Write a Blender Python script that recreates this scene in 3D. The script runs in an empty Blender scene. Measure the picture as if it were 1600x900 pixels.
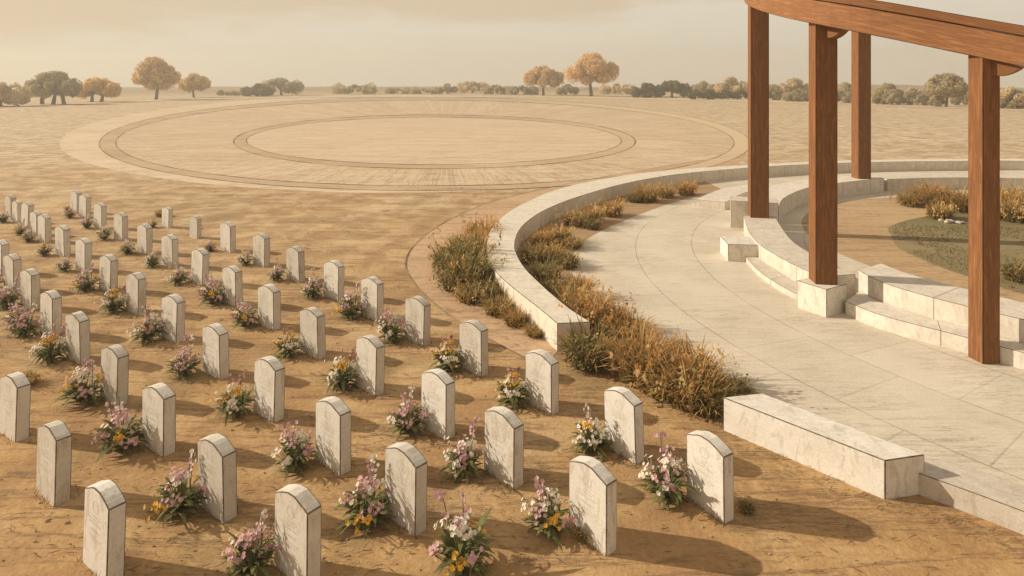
import bpy, bmesh, math, random
from mathutils import Vector, Matrix, noise as mnoise
R = math.radians
sc = bpy.context.scene
C = sc.collection
random.seed(7)

# ------------------------------------------------------------------ camera
H, F, YH = 5.0, 1000.0, 125.0          # eye height, focal length in photo pixels, horizon row
cam_d = bpy.data.cameras.new('camera'); cam = bpy.data.objects.new('camera', cam_d); C.objects.link(cam)
cam.location = (0, 0, H); cam.rotation_euler = (R(90), 0, 0)
cam_d.sensor_width = 36; cam_d.lens = 36*F/1600; cam_d.shift_y = -(450-YH)/1600
cam_d.clip_start = 0.1; cam_d.clip_end = 6000
sc.camera = cam

# ------------------------------------------------------------------ sky and sun
SUN_EL, SHX, SHY = 27.0, 1.0, -0.20     # shadows fall to the right and a little towards the eye
def nd(nt, typ, **kw):
    n = nt.nodes.new(typ)
    for k, v in kw.items():
        if k.startswith('i_'):
            key = k[2:]
            key = int(key) if key.isdigit() else key.replace('_', ' ')
            n.inputs[key].default_value = v
        else: setattr(n, k, v)
    return n
def lk(nt, a, b): nt.links.new(a, b)
def ramp(nt, fac, stops, interp='LINEAR'):
    r = nt.nodes.new('ShaderNodeValToRGB'); cr = r.color_ramp; cr.interpolation = interp
    while len(cr.elements) < len(stops): cr.elements.new(0.5)
    for e, (p, c) in zip(cr.elements, stops):
        e.position = p; e.color = (c if len(c) == 4 else (*c, 1)) if not isinstance(c, (int, float)) else (c, c, c, 1)
    lk(nt, fac, r.inputs[0]); return r.outputs[0]
def mth(nt, op, a, b=None, c=None, clamp=False):
    n = nt.nodes.new('ShaderNodeMath'); n.operation = op; n.use_clamp = clamp
    for i, v in enumerate((a, b, c)):
        if v is None: continue
        if isinstance(v, (int, float)): n.inputs[i].default_value = v
        else: lk(nt, v, n.inputs[i])
    return n.outputs[0]
def mixc(nt, fac, a, b, mode='MIX'):
    n = nt.nodes.new('ShaderNodeMix'); n.data_type = 'RGBA'; n.blend_type = mode
    for i, v in ((0, fac), (6, a), (7, b)):
        if isinstance(v, (int, float)): n.inputs[i].default_value = v
        elif isinstance(v, tuple): n.inputs[i].default_value = (*v, 1)
        else: lk(nt, v, n.inputs[i])
    return n.outputs[2]
def noise_n(nt, vec, scale, detail=4, rough=0.55, dist=0.0):
    n = nt.nodes.new('ShaderNodeTexNoise'); n.inputs['Scale'].default_value = scale
    n.inputs['Detail'].default_value = detail; n.inputs['Roughness'].default_value = rough; n.inputs['Distortion'].default_value = dist
    lk(nt, vec, n.inputs['Vector']); return n.outputs[0]
def mapping(nt, vec, scale=(1, 1, 1), rot=(0, 0, 0), loc=(0, 0, 0)):
    n = nt.nodes.new('ShaderNodeMapping'); n.inputs['Scale'].default_value = scale
    n.inputs['Rotation'].default_value = rot; n.inputs['Location'].default_value = loc
    lk(nt, vec, n.inputs[0]); return n.outputs[0]

w = bpy.data.worlds.new('World'); sc.world = w; w.use_nodes = True
nt = w.node_tree; nt.nodes.clear()
out = nd(nt, 'ShaderNodeOutputWorld'); bg = nd(nt, 'ShaderNodeBackground'); bg.inputs[1].default_value = 0.1
sky = nd(nt, 'ShaderNodeTexSky', sky_type='NISHITA', sun_disc=False, dust_density=9.0, air_density=1.0, ozone_density=0.3)
sky.sun_elevation = R(SUN_EL)
sky.sun_rotation = math.atan2(-SHX, -SHY)
tc = nd(nt, 'ShaderNodeTexCoord')
sep = nd(nt, 'ShaderNodeSeparateXYZ'); lk(nt, tc.outputs['Generated'], sep.inputs[0])
nz = noise_n(nt, mapping(nt, tc.outputs['Generated'], (1.0, 1.0, 4.5)), 3.2, 7, 0.62, 0.5)
nz2 = noise_n(nt, mapping(nt, tc.outputs['Generated'], (1.0, 1.0, 3.0)), 14.0, 5, 0.6)
m = mth(nt, 'MULTIPLY', sep.outputs[2], 8.2)
m = mth(nt, 'ADD', m, mth(nt, 'MULTIPLY', sep.outputs[0], -0.55))
m = mth(nt, 'ADD', m, mth(nt, 'MULTIPLY', mth(nt, 'SUBTRACT', nz, 0.5), 1.1))
m = mth(nt, 'ADD', m, mth(nt, 'MULTIPLY', mth(nt, 'SUBTRACT', nz2, 0.5), 0.35))
cl = ramp(nt, m, [(0.72, 0.0), (1.0, 0.72), (1.0, 0.72)])
hi = ramp(nt, sep.outputs[2], [(0.16, 1.0), (0.42, 0.25)])
cl = mth(nt, 'MULTIPLY', cl, hi)
cream = mixc(nt, mth(nt, 'MULTIPLY', nz2, 1.0), (6.45, 5.85, 4.8), (7.2, 6.55, 5.4))
cream = mixc(nt, ramp(nt, sep.outputs[2], [(0.18, 0.0), (0.6, 1.0)]), cream, (3.9, 3.6, 3.2))
hz = mixc(nt, 0.90, sky.outputs[0], cream)
col = mixc(nt, cl, hz, (5.4, 4.1, 2.7))
lk(nt, col, bg.inputs[0]); lk(nt, bg.outputs[0], out.inputs[0])

sun_d = bpy.data.lights.new('sun', 'SUN'); sun = bpy.data.objects.new('sun', sun_d); C.objects.link(sun)
sun_d.energy = 4.3; sun_d.angle = R(0.6); sun_d.color = (1.0, 0.90, 0.74)
sd = Vector((SHX, SHY, 0)).normalized()*math.cos(R(SUN_EL)) + Vector((0, 0, -math.sin(R(SUN_EL))))
sun.rotation_euler = sd.to_track_quat('-Z', 'Y').to_euler(); sun.location = (-30, 10, 30)

vs = sc.view_settings; vs.view_transform = 'Standard'; vs.look = 'None'; vs.gamma = 1; vs.exposure = 0.30; vs.use_curve_mapping = False
sc.cycles.use_denoising = True
sc.cycles.max_bounces = 5; sc.cycles.diffuse_bounces = 3; sc.cycles.volume_bounces = 0

# ------------------------------------------------------------------ helpers
def G(x, y, h=0.0):
    """photo pixel of a point at height h -> its place in the world"""
    e = (H-h)/(y-YH)
    return Vector(((x-800)*e, F*e, h))
def link(name, me, mats=(), parent=None):
    o = bpy.data.objects.new(name, me); C.objects.link(o)
    if not isinstance(mats, (list, tuple)): mats = [mats]
    if not me.materials:
        for m_ in mats: me.materials.append(m_)
    if parent: o.parent = parent
    return o
def mesh_bm(name, bm, mats, parent=None, smooth=False):
    me = bpy.data.meshes.new(name); bm.to_mesh(me); bm.free()
    if smooth:
        for p in me.polygons: p.use_smooth = True
    return link(name, me, mats, parent)
def mesh_py(name, v, f, mats, parent=None, smooth=False, mi=None, uv=None):
    me = bpy.data.meshes.new(name); me.from_pydata([tuple(p) for p in v], [], f)
    if uv:
        l = me.uv_layers.new(name='UVMap'); k = 0
        for i, p in enumerate(me.polygons):
            for j in range(len(p.vertices)): l.data[p.loop_start+j].uv = uv[i][j]
    if mi:
        me.polygons.foreach_set('material_index', mi)
    if smooth: me.polygons.foreach_set('use_smooth', [True]*len(f))
    me.update(); return link(name, me, mats, parent)
def empty(name, loc=(0, 0, 0), rz=0):
    o = bpy.data.objects.new(name, None); C.objects.link(o); o.location = loc; o.rotation_euler = (0, 0, rz)
    o.empty_display_size = 0.2; return o
def tag(o, label=None, cat=None, group=None, kind=None):
    if label: o['label'] = label
    if cat: o['category'] = cat
    if group: o['group'] = group
    if kind: o['kind'] = kind
    return o
def copy_tree(o, parent=None):
    c = o.copy(); C.objects.link(c)
    if parent: c.parent = parent
    for ch in o.children: copy_tree(ch, c)
    return c
def catmull(pts, n=10, closed=False):
    P = [Vector(p) for p in pts]; out_ = []
    N = len(P); rng = N if closed else N-1
    for i in range(rng):
        p0 = P[(i-1) % N] if closed or i > 0 else P[0]*2-P[1]
        p1 = P[i]; p2 = P[(i+1) % N]
        p3 = P[(i+2) % N] if closed or i+2 < N else P[N-1]*2-P[N-2]
        for k in range(n):
            t = k/n
            out_.append(0.5*((2*p1)+(-p0+p2)*t+(2*p0-5*p1+4*p2-p3)*t*t+(-p0+3*p1-3*p2+p3)*t**3))
    if not closed: out_.append(P[-1])
    return out_
def resample(pts, n):
    L = [0]
    for a, b in zip(pts, pts[1:]): L.append(L[-1]+(b-a).length)
    res = []; j = 0
    for i in range(n):
        s = L[-1]*i/(n-1)
        while j < len(L)-2 and L[j+1] < s: j += 1
        t = (s-L[j])/max(1e-9, L[j+1]-L[j]); res.append(pts[j].lerp(pts[j+1], min(1, t)))
    return res
def band(name, left, right, z0, z1, mats, parent=None, bev=0.012):
    """wall between two polylines; z1 may be a function of index"""
    n = len(left); bm = bmesh.new(); uvl = bm.loops.layers.uv.new('UVMap')
    zf = z1 if callable(z1) else (lambda i: z1)
    zb = z0 if callable(z0) else (lambda i: z0)
    rings = []; s = [0]
    for i in range(1, n): s.append(s[-1]+((left[i]-left[i-1]).length+(right[i]-right[i-1]).length)/2)
    for i in range(n):
        l, r = left[i], right[i]
        rings.append([bm.verts.new((l.x, l.y, zb(i))), bm.verts.new((l.x, l.y, zf(i))), bm.verts.new((r.x, r.y, zf(i))), bm.verts.new((r.x, r.y, zb(i)))])
    for i in range(n-1):
        a, b = rings[i], rings[i+1]
        for k in range(4):
            f = bm.faces.new((a[k], a[(k+1) % 4], b[(k+1) % 4], b[k]))
            for lp in f.loops:
                lp[uvl].uv = (s[i] if lp.vert in a else s[i+1], k*1.0 + (0 if lp.vert in (a[k], b[k]) else 0.9))
    for q, rg in ((0, rings[0]), (n-1, rings[-1])):
        f = bm.faces.new(rg)
        for lp in f.loops: lp[uvl].uv = (s[q]+0.5, 5+0.5*(rg.index(lp.vert) % 2))
    bmesh.ops.recalc_face_normals(bm, faces=bm.faces[:])
    if bev:
        ed = [e for e in bm.edges if len(e.link_faces) == 2 and e.calc_face_angle(0) > R(50)]
        bmesh.ops.bevel(bm, geom=ed, offset=bev*0.8, segments=2, affect='EDGES', profile=0.6, material=1)
    return mesh_bm(name, bm, [mats, M_ARRIS], parent)
def prism(name, poly, z0, z1, mats, parent=None, bev=0.012):
    bm = bmesh.new()
    lo = [bm.verts.new((p[0], p[1], z0)) for p in poly]; hi_ = [bm.verts.new((p[0], p[1], z1)) for p in poly]
    bm.faces.new(lo[::-1]); bm.faces.new(hi_); n = len(poly)
    for i in range(n): bm.faces.new((lo[i], lo[(i+1) % n], hi_[(i+1) % n], hi_[i]))
    bmesh.ops.recalc_face_normals(bm, faces=bm.faces[:])
    if bev: bmesh.ops.bevel(bm, geom=bm.edges[:], offset=bev*0.8, segments=2, affect='EDGES', profile=0.6, material=1)
    return mesh_bm(name, bm, [mats, M_ARRIS], parent)
def sheet(name, poly, z, mat):
    bm = bmesh.new(); vs_ = [bm.verts.new((p[0], p[1], z)) for p in poly]
    es = [bm.edges.new((vs_[i], vs_[(i+1) % len(vs_)])) for i in range(len(vs_))]
    bmesh.ops.triangle_fill(bm, use_beauty=True, edges=es)
    for f in bm.faces:
        if f.normal.z < 0: f.normal_flip()
    return mesh_bm(name, bm, mat)
def strip(name, a, b, z, mat, closed=True):
    n = len(a); v = [(p.x, p.y, z) for p in a]+[(p.x, p.y, z) for p in b]
    f = [(i, (i+1) % n, n+(i+1) % n, n+i) for i in range(n if closed else n-1)]
    o = mesh_py(name, v, f, mat)
    bm = bmesh.new(); bm.from_mesh(o.data)
    bmesh.ops.recalc_face_normals(bm, faces=bm.faces[:])
    for fc in bm.faces:
        if fc.normal.z < 0: fc.normal_flip()
    bm.to_mesh(o.data); bm.free(); return o

# ------------------------------------------------------------------ materials
def new_mat(name):
    m_ = bpy.data.materials.new(name); m_.use_nodes = True; nt_ = m_.node_tree
    b = nt_.nodes['Principled BSDF']; b.inputs['Roughness'].default_value = 0.9
    b.inputs['Specular IOR Level'].default_value = 0.15
    return m_, nt_, b
def bump(nt_, b, h, strength=0.4, dist=0.02):
    n = nd(nt_, 'ShaderNodeBump'); n.inputs['Strength'].default_value = strength; n.inputs['Distance'].default_value = dist
    lk(nt_, h, n.inputs['Height']); lk(nt_, n.outputs[0], b.inputs['Normal'])
def stone_mat(name, base, dark, stain, joint=0.0, edge=0.0, veins=(1.2, 1.2, 7)):
    m_, t, b = new_mat(name)
    tc_ = nd(t, 'ShaderNodeTexCoord'); oi = nd(t, 'ShaderNodeObjectInfo')
    off = nd(t, 'ShaderNodeVectorMath', operation='SCALE'); off.inputs[0].default_value = (37, 19, 53); lk(t, oi.outputs['Random'], off.inputs['Scale'])
    ad = nd(t, 'ShaderNodeVectorMath', operation='ADD'); lk(t, tc_.outputs['Object'], ad.inputs[0]); lk(t, off.outputs[0], ad.inputs[1])
    p = ad.outputs[0]
    n1 = noise_n(t, p, 3.0, 5, 0.6, 0.8); n2 = noise_n(t, mapping(t, p, (2.2, 2.2, 0.7)), 3.6, 6, 0.65, 1.0); n3 = noise_n(t, p, 45, 3, 0.6)
    c = mixc(t, ramp(t, n1, [(0.3, 0.0), (0.7, 1.0)]), base, dark)
    c = mixc(t, mth(t, 'MULTIPLY', ramp(t, n2, [(0.53, 0.0), (0.60, 1.0)]), 0.42), c, stain)
    vn = noise_n(t, mapping(t, p, veins), 4.0, 6, 0.7, 1.5)
    line = ramp(t, vn, [(0.475, 0.0), (0.497, 1.0), (0.519, 0.0)])
    c = mixc(t, mth(t, 'MULTIPLY', line, 0.30), c, tuple(x*0.45 for x in stain))
    c = mixc(t, 0.10, c, ramp(t, n3, [(0.3, 0.1), (0.7, 0.9)]), 'OVERLAY')
    if edge:
        bv = nd(t, 'ShaderNodeBevel', samples=6); bv.inputs['Radius'].default_value = edge
        geo = nd(t, 'ShaderNodeNewGeometry')
        dt = nd(t, 'ShaderNodeVectorMath', operation='DOT_PRODUCT'); lk(t, bv.outputs[0], dt.inputs[0]); lk(t, geo.outputs['True Normal'], dt.inputs[1])
        e = ramp(t, dt.outputs['Value'], [(0.80, 1.0), (0.985, 0.0)])
        e = mth(t, 'MULTIPLY', e, ramp(t, n1, [(0.25, 0.35), (0.6, 0.8)]))
        c = mixc(t, e, c, tuple(x*0.35 for x in stain))
    if joint:
        uv = nd(t, 'ShaderNodeSeparateXYZ'); lk(t, tc_.outputs['UV'], uv.inputs[0])
        fr = mth(t, 'FRACT', mth(t, 'DIVIDE', uv.outputs[0], joint))
        dd = mth(t, 'ABSOLUTE', mth(t, 'SUBTRACT', fr, 0.5))
        j = ramp(t, dd, [(0.5-0.012/joint, 0.0), (0.5-0.004/joint, 1.0)])
        c = mixc(t, mth(t, 'MULTIPLY', j, 0.8), c, (0.10, 0.075, 0.05))
    rv = ramp(t, oi.outputs['Random'], [(0.0, (0.86, 0.83, 0.78)), (0.35, (1.0, 0.98, 0.93)), (1.0, (1.06, 1.05, 1.03))])
    c = mixc(t, 1.0, c, rv, 'MULTIPLY')
    lk(t, c, b.inputs['Base Color'])
    bump(t, b, mth(t, 'ADD', mth(t, 'MULTIPLY', n3, 0.5), n1), 0.25, 0.015)
    return m_
def simple(name, col_, rough=0.9, var=0.25, scale=6, trans=0.0):
    m_, t, b = new_mat(name)
    tc_ = nd(t, 'ShaderNodeTexCoord'); n1 = noise_n(t, tc_.outputs['Object'], scale, 4)
    c = mixc(t, ramp(t, n1, [(0.3, 0.0), (0.7, 1.0)]), tuple(x*(1-var) for x in col_), tuple(min(1, x*(1+var)) for x in col_))
    lk(t, c, b.inputs['Base Color']); b.inputs['Roughness'].default_value = rough
    if trans:
        tr = nd(t, 'ShaderNodeBsdfTranslucent'); lk(t, c, tr.inputs[0]); mx = nd(t, 'ShaderNodeMixShader'); mx.inputs[0].default_value = trans
        lk(t, b.outputs[0], mx.inputs[1]); lk(t, tr.outputs[0], mx.inputs[2]); lk(t, mx.outputs[0], t.nodes['Material Output'].inputs[0])
    return m_
M_ARRIS = simple('worn_dark_arris', (0.17, 0.13, 0.095), 0.95, 0.5, 9)
M_ARRIS_W = simple('dark_timber_arris', (0.055, 0.024, 0.011), 0.9, 0.4, 3)
M_STONE = stone_mat('headstone_limestone', (0.69, 0.665, 0.615), (0.61, 0.565, 0.50), (0.42, 0.335, 0.25))
M_WALL = stone_mat('wall_limestone', (0.74, 0.69, 0.60), (0.62, 0.565, 0.48), (0.46, 0.38, 0.29), joint=2.1, veins=(0.7, 2.5, 3))
M_BENCH = stone_mat('bench_limestone', (0.76, 0.72, 0.65), (0.64, 0.59, 0.52), (0.46, 0.39, 0.30), veins=(0.8, 2.5, 3))
M_SEAT = stone_mat('seat_limestone', (0.74, 0.69, 0.61), (0.60, 0.54, 0.47), (0.46, 0.38, 0.30), joint=1.9, veins=(0.8, 2.5, 3))

M_INSC = simple('worn_inscription', (0.56, 0.49, 0.40))

def ground_mat():
    m_, t, b = new_mat('sandy_ground')
    tc_ = nd(t, 'ShaderNodeTexCoord'); p = tc_.outputs['Object']
    sp = nd(t, 'ShaderNodeSeparateXYZ'); lk(t, p, sp.inputs[0])
    big = noise_n(t, p, 0.16, 6, 0.6, 0.6); mid = noise_n(t, p, 0.9, 6, 0.62, 0.5); fine = noise_n(t, p, 14, 5, 0.65); grit = noise_n(t, p, 70, 2)
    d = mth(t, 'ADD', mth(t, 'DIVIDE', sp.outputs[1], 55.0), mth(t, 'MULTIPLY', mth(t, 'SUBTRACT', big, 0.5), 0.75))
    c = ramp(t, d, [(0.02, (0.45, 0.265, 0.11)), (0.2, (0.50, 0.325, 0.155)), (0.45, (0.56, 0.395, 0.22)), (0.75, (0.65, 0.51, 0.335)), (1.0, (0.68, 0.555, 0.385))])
    c = mixc(t, mth(t, 'MULTIPLY', ramp(t, mid, [(0.42, 1.0), (0.58, 0.0)]), 0.55), c, (0.30, 0.165, 0.075))
    c = mixc(t, mth(t, 'MULTIPLY', ramp(t, noise_n(t, p, 0.55, 6, 0.6, 0.8), [(0.53, 0.0), (0.63, 1.0)]), mth(t, 'MULTIPLY', ramp(t, mth(t, 'DIVIDE', sp.outputs[1], 40.0), [(0.5, 1.0), (0.9, 0.0)]), 0.5)), c, (0.27, 0.19, 0.085))
    c = mixc(t, mth(t, 'MULTIPLY', ramp(t, mid, [(0.55, 0.0), (0.72, 1.0)]), 0.35), c, (0.60, 0.43, 0.26))
    st = noise_n(t, mapping(t, p, (0.16, 1.5, 1)), 2.2, 7, 0.68, 0.6)
    ln = ramp(t, st, [(0.475, 0.0), (0.50, 1.0), (0.522, 0.0)])
    st2 = noise_n(t, mapping(t, p, (0.05, 0.6, 1), (0, 0, 0.06)), 2.0, 8, 0.72, 0.4)
    ln2 = ramp(t, st2, [(0.480, 0.0), (0.50, 1.0), (0.520, 0.0)])
    brk = ramp(t, noise_n(t, p, 0.5, 4), [(0.45, 0.0), (0.6, 1.0)])
    c = mixc(t, mth(t, 'MULTIPLY', mth(t, 'MULTIPLY', ln, brk), 0.62), c, (0.15, 0.085, 0.045))
    ck = noise_n(t, mapping(t, p, (0.55, 1.6, 1), (0, 0, -0.25)), 3.2, 8, 0.72, 1.4)
    ckb = ramp(t, noise_n(t, p, 1.7, 4), [(0.50, 0.0), (0.62, 1.0)])
    c = mixc(t, mth(t, 'MULTIPLY', mth(t, 'MULTIPLY', ramp(t, ck, [(0.484, 0.0), (0.5, 1.0), (0.516, 0.0)]), ckb), 0.75), c, (0.10, 0.06, 0.03))
    c = mixc(t, mth(t, 'MULTIPLY', ln2, 0.8), c, (0.20, 0.12, 0.065))
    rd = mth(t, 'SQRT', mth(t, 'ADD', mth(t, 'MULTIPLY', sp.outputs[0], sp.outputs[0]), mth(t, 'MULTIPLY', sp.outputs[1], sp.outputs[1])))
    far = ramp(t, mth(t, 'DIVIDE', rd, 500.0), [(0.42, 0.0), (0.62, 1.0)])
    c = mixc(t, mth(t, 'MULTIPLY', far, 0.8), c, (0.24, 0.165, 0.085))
    c = mixc(t, 0.22, c, ramp(t, fine, [(0.3, 0.15), (0.7, 0.85)]), 'OVERLAY')
    c = mixc(t, 0.15, c, ramp(t, grit, [(0.3, 0.15), (0.7, 0.85)]), 'OVERLAY')
    lk(t, c, b.inputs['Base Color'])
    bump(t, b, mth(t, 'ADD', mth(t, 'MULTIPLY', fine, 0.9), mth(t, 'MULTIPLY', mid, 0.7)), 0.42, 0.04)
    return m_
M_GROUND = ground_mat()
PC = Vector((17.2, 16.5, 0))            # centre of the round terrace
def paving_mat():
    m_, t, b = new_mat('pale_paving')
    tc_ = nd(t, 'ShaderNodeTexCoord'); p = mapping(t, tc_.outputs['Object'], loc=(-PC.x, -PC.y, 0))
    sp = nd(t, 'ShaderNodeSeparateXYZ'); lk(t, p, sp.inputs[0])
    r = mth(t, 'SQRT', mth(t, 'ADD', mth(t, 'MULTIPLY', sp.outputs[0], sp.outputs[0]), mth(t, 'MULTIPLY', sp.outputs[1], sp.outputs[1])))
    a = mth(t, 'ARCTAN2', sp.outputs[1], sp.outputs[0])
    n1 = noise_n(t, p, 0.6, 6, 0.6); n2 = noise_n(t, p, 22, 4, 0.65)
    wob = mth(t, 'MULTIPLY', mth(t, 'SUBTRACT', noise_n(t, p, 2.5, 4), 0.5), 0.03)
    def lines(val, per, off_, wd):
        fr = mth(t, 'FRACT', mth(t, 'DIVIDE', mth(t, 'ADD', val, off_), per))
        dd = mth(t, 'ABSOLUTE', mth(t, 'SUBTRACT', fr, 0.5))
        return ramp(t, dd, [(0.5-wd*1.9/per, 0.0), (0.5-wd*0.6/per, 1.0)])
    rr = mth(t, 'ADD', r, wob)
    j1 = lines(rr, 1.65, -12.1+1.65*20, 0.011)
    ring_i = mth(t, 'FLOOR', mth(t, 'DIVIDE', mth(t, 'ADD', r, -12.1+1.65*20), 1.65))
    aa = mth(t, 'ADD', a, mth(t, 'MULTIPLY', ring_i, 0.075))
    j2 = lines(aa, 0.15, 10.0, 0.0007)
    j = mth(t, 'MAXIMUM', j1, mth(t, 'MULTIPLY', j2, 0.7))
    slab = nd(t, 'ShaderNodeTexWhiteNoise', noise_dimensions='2D')
    cb = nd(t, 'ShaderNodeCombineXYZ'); lk(t, ring_i, cb.inputs[0]); lk(t, mth(t, 'FLOOR', mth(t, 'DIVIDE', mth(t, 'ADD', aa, 10.0), 0.15)), cb.inputs[1]); lk(t, cb.outputs[0], slab.inputs['Vector'])
    c = mixc(t, ramp(t, n1, [(0.3, 0.0), (0.7, 1.0)]), (0.70, 0.625, 0.50), (0.60, 0.52, 0.405))
    c = mixc(t, mth(t, 'MULTIPLY', slab.outputs[0], 0.25), c, (0.54, 0.46, 0.35))
    st = noise_n(t, mapping(t, p, (0.22, 2.6, 1), (0, 0, 0.05)), 2.2, 7, 0.7, 0.5)
    ln = ramp(t, st, [(0.478, 0.0), (0.5, 1.0), (0.522, 0.0)])
    brk = ramp(t, noise_n(t, p, 0.45, 3), [(0.4, 0.15), (0.62, 1.0)])
    c = mixc(t, mth(t, 'MULTIPLY', mth(t, 'MULTIPLY', ln, brk), 0.6), c, (0.24, 0.175, 0.115))
    st2 = noise_n(t, mapping(t, p, (0.35, 5.5, 1), (0, 0, 0.02)), 2.6, 6, 0.7, 0.3)
    c = mixc(t, mth(t, 'MULTIPLY', mth(t, 'MULTIPLY', ramp(t, st2, [(0.470, 0.0), (0.5, 1.0), (0.530, 0.0)]), ramp(t, n1, [(0.42, 0.2), (0.6, 1.0)])), 0.42), c, (0.30, 0.22, 0.15))
    c = mixc(t, 0.14, c, ramp(t, n2, [(0.3, 0.15), (0.7, 0.85)]), 'OVERLAY')
    c = mixc(t, mth(t, 'MULTIPLY', mth(t, 'MULTIPLY', j, ramp(t, n1, [(0.35, 0.35), (0.65, 1.0)])), 0.55), c, (0.16, 0.12, 0.085))
    lk(t, c, b.inputs['Base Color'])
    bump(t, b, mth(t, 'SUBTRACT', mth(t, 'MULTIPLY', n2, 0.3), j), 0.3, 0.012)
    return m_
M_PAVE = paving_mat()
def field_mat(name, c1, c2, center=None, spokes=0.0, fade=None):
    m_, t, b = new_mat(name)
    tc_ = nd(t, 'ShaderNodeTexCoord'); p = tc_.outputs['Object']
    n1 = noise_n(t, p, 0.15, 6, 0.62, 0.5); n2 = noise_n(t, p, 6, 5, 0.65)
    c = mixc(t, ramp(t, n1, [(0.3, 0.0), (0.7, 1.0)]), c1, c2)
    st = noise_n(t, mapping(t, p, (0.05, 0.55, 1), (0, 0, 0.05)), 2.0, 7, 0.7, 0.4)
    c = mixc(t, mth(t, 'MULTIPLY', ramp(t, st, [(0.478, 0.0), (0.5, 1.0), (0.522, 0.0)]), 0.6), c, (0.22, 0.135, 0.075))
    if center:
        q = mapping(t, p, loc=(-center[0], -center[1], 0)); sp = nd(t, 'ShaderNodeSeparateXYZ'); lk(t, q, sp.inputs[0])
        a = mth(t, 'ARCTAN2', sp.outputs[1], sp.outputs[0])
        cb = nd(t, 'ShaderNodeCombineXYZ'); lk(t, mth(t, 'MULTIPLY', a, 34.0), cb.inputs[0])
        lk(t, mth(t, 'MULTIPLY', n1, 1.2), cb.inputs[1])
        sn = noise_n(t, cb.outputs[0], 1.6, 5, 0.7)
        c = mixc(t, mth(t, 'MULTIPLY', ramp(t, sn, [(0.47, 0.0), (0.5, 1.0), (0.53, 0.0)]), spokes), c, (0.22, 0.14, 0.08))
    if fade:
        sx = nd(t, 'ShaderNodeSeparateXYZ'); lk(t, p, sx.inputs[0])
        c = mixc(t, ramp(t, mth(t, 'ADD', mth(t, 'DIVIDE', sx.outputs[0], 60.0), mth(t, 'MULTIPLY', mth(t, 'SUBTRACT', n1, 0.5), 0.4)), [(0.0, 0.0), (0.3, 0.9)]), c, fade)
    c = mixc(t, 0.2, c, ramp(t, n2, [(0.3, 0.15), (0.7, 0.85)]), 'OVERLAY')
    lk(t, c, b.inputs['Base Color']); bump(t, b, n2, 0.3, 0.03)
    return m_
def wood_mat(name='brown_timber', k=1.0):
    m_, t, b = new_mat(name)
    tc_ = nd(t, 'ShaderNodeTexCoord'); oi = nd(t, 'ShaderNodeObjectInfo')
    off = nd(t, 'ShaderNodeVectorMath', operation='SCALE'); off.inputs[0].default_value = (7, 13, 29); lk(t, oi.outputs['Random'], off.inputs['Scale'])
    ad = nd(t, 'ShaderNodeVectorMath', operation='ADD'); lk(t, tc_.outputs['UV'], ad.inputs[0]); lk(t, off.outputs[0], ad.inputs[1])
    p = ad.outputs[0]
    g = noise_n(t, mapping(t, p, (1.1, 16, 1)), 1.4, 6, 0.66, 0.9); n1 = noise_n(t, p, 1.1, 4, 0.6); g2 = noise_n(t, mapping(t, p, (2, 60, 1)), 2, 3)
    c = ramp(t, g, [(0.25, (0.10, 0.047, 0.021)), (0.5, (0.225, 0.095, 0.037)), (0.75, (0.34, 0.155, 0.062))])
    c = mixc(t, mth(t, 'MULTIPLY', ramp(t, n1, [(0.4, 0.0), (0.7, 1.0)]), 0.4), c, (0.20, 0.085, 0.033))
    c = mixc(t, mth(t, 'MULTIPLY', ramp(t, g, [(0.48, 0.0), (0.5, 1.0), (0.52, 0.0)]), 0.5), c, (0.06, 0.025, 0.010))
    c = mixc(t, 0.25, c, ramp(t, g2, [(0.3, 0.15), (0.7, 0.85)]), 'OVERLAY')
    if k != 1.0: c = mixc(t, 1.0, c, (k, k*1.06, k*1.15), 'MULTIPLY')
    lk(t, c, b.inputs['Base Color']); b.inputs['Roughness'].default_value = 0.72
    bump(t, b, mth(t, 'ADD', g, mth(t, 'MULTIPLY', g2, 0.5)), 0.35, 0.01)
    return m_
M_WOOD = wood_mat(); M_BEAM = wood_mat('sun_bleached_timber', 1.3)
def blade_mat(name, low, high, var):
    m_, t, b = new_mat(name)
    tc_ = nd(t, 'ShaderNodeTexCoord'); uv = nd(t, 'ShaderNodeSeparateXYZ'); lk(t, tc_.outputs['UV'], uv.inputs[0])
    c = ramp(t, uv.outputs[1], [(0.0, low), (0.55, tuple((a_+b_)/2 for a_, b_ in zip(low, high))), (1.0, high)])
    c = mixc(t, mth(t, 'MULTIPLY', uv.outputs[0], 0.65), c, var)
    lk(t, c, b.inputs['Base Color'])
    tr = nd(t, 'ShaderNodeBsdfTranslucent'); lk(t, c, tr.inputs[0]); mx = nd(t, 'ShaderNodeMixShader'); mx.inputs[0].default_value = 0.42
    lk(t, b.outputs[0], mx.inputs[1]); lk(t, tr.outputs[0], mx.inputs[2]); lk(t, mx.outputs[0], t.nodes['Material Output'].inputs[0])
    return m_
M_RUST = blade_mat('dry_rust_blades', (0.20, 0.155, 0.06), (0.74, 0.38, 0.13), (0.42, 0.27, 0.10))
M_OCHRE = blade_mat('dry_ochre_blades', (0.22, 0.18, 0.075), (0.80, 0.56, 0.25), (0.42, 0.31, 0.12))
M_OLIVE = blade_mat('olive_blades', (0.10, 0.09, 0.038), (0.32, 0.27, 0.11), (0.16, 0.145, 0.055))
M_LEAF = simple('flower_leaf', (0.17, 0.165, 0.06), 0.7, 0.35, 20, 0.25)
M_PINK = simple('pink_petal', (0.64, 0.40, 0.40), 0.8, 0.22, 25, 0.25)
M_ROSE = simple('rose_petal', (0.52, 0.27, 0.28), 0.8, 0.22, 25, 0.25)
M_WHITE = simple('white_petal', (0.80, 0.72, 0.60), 0.8, 0.10, 25, 0.25)
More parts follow.
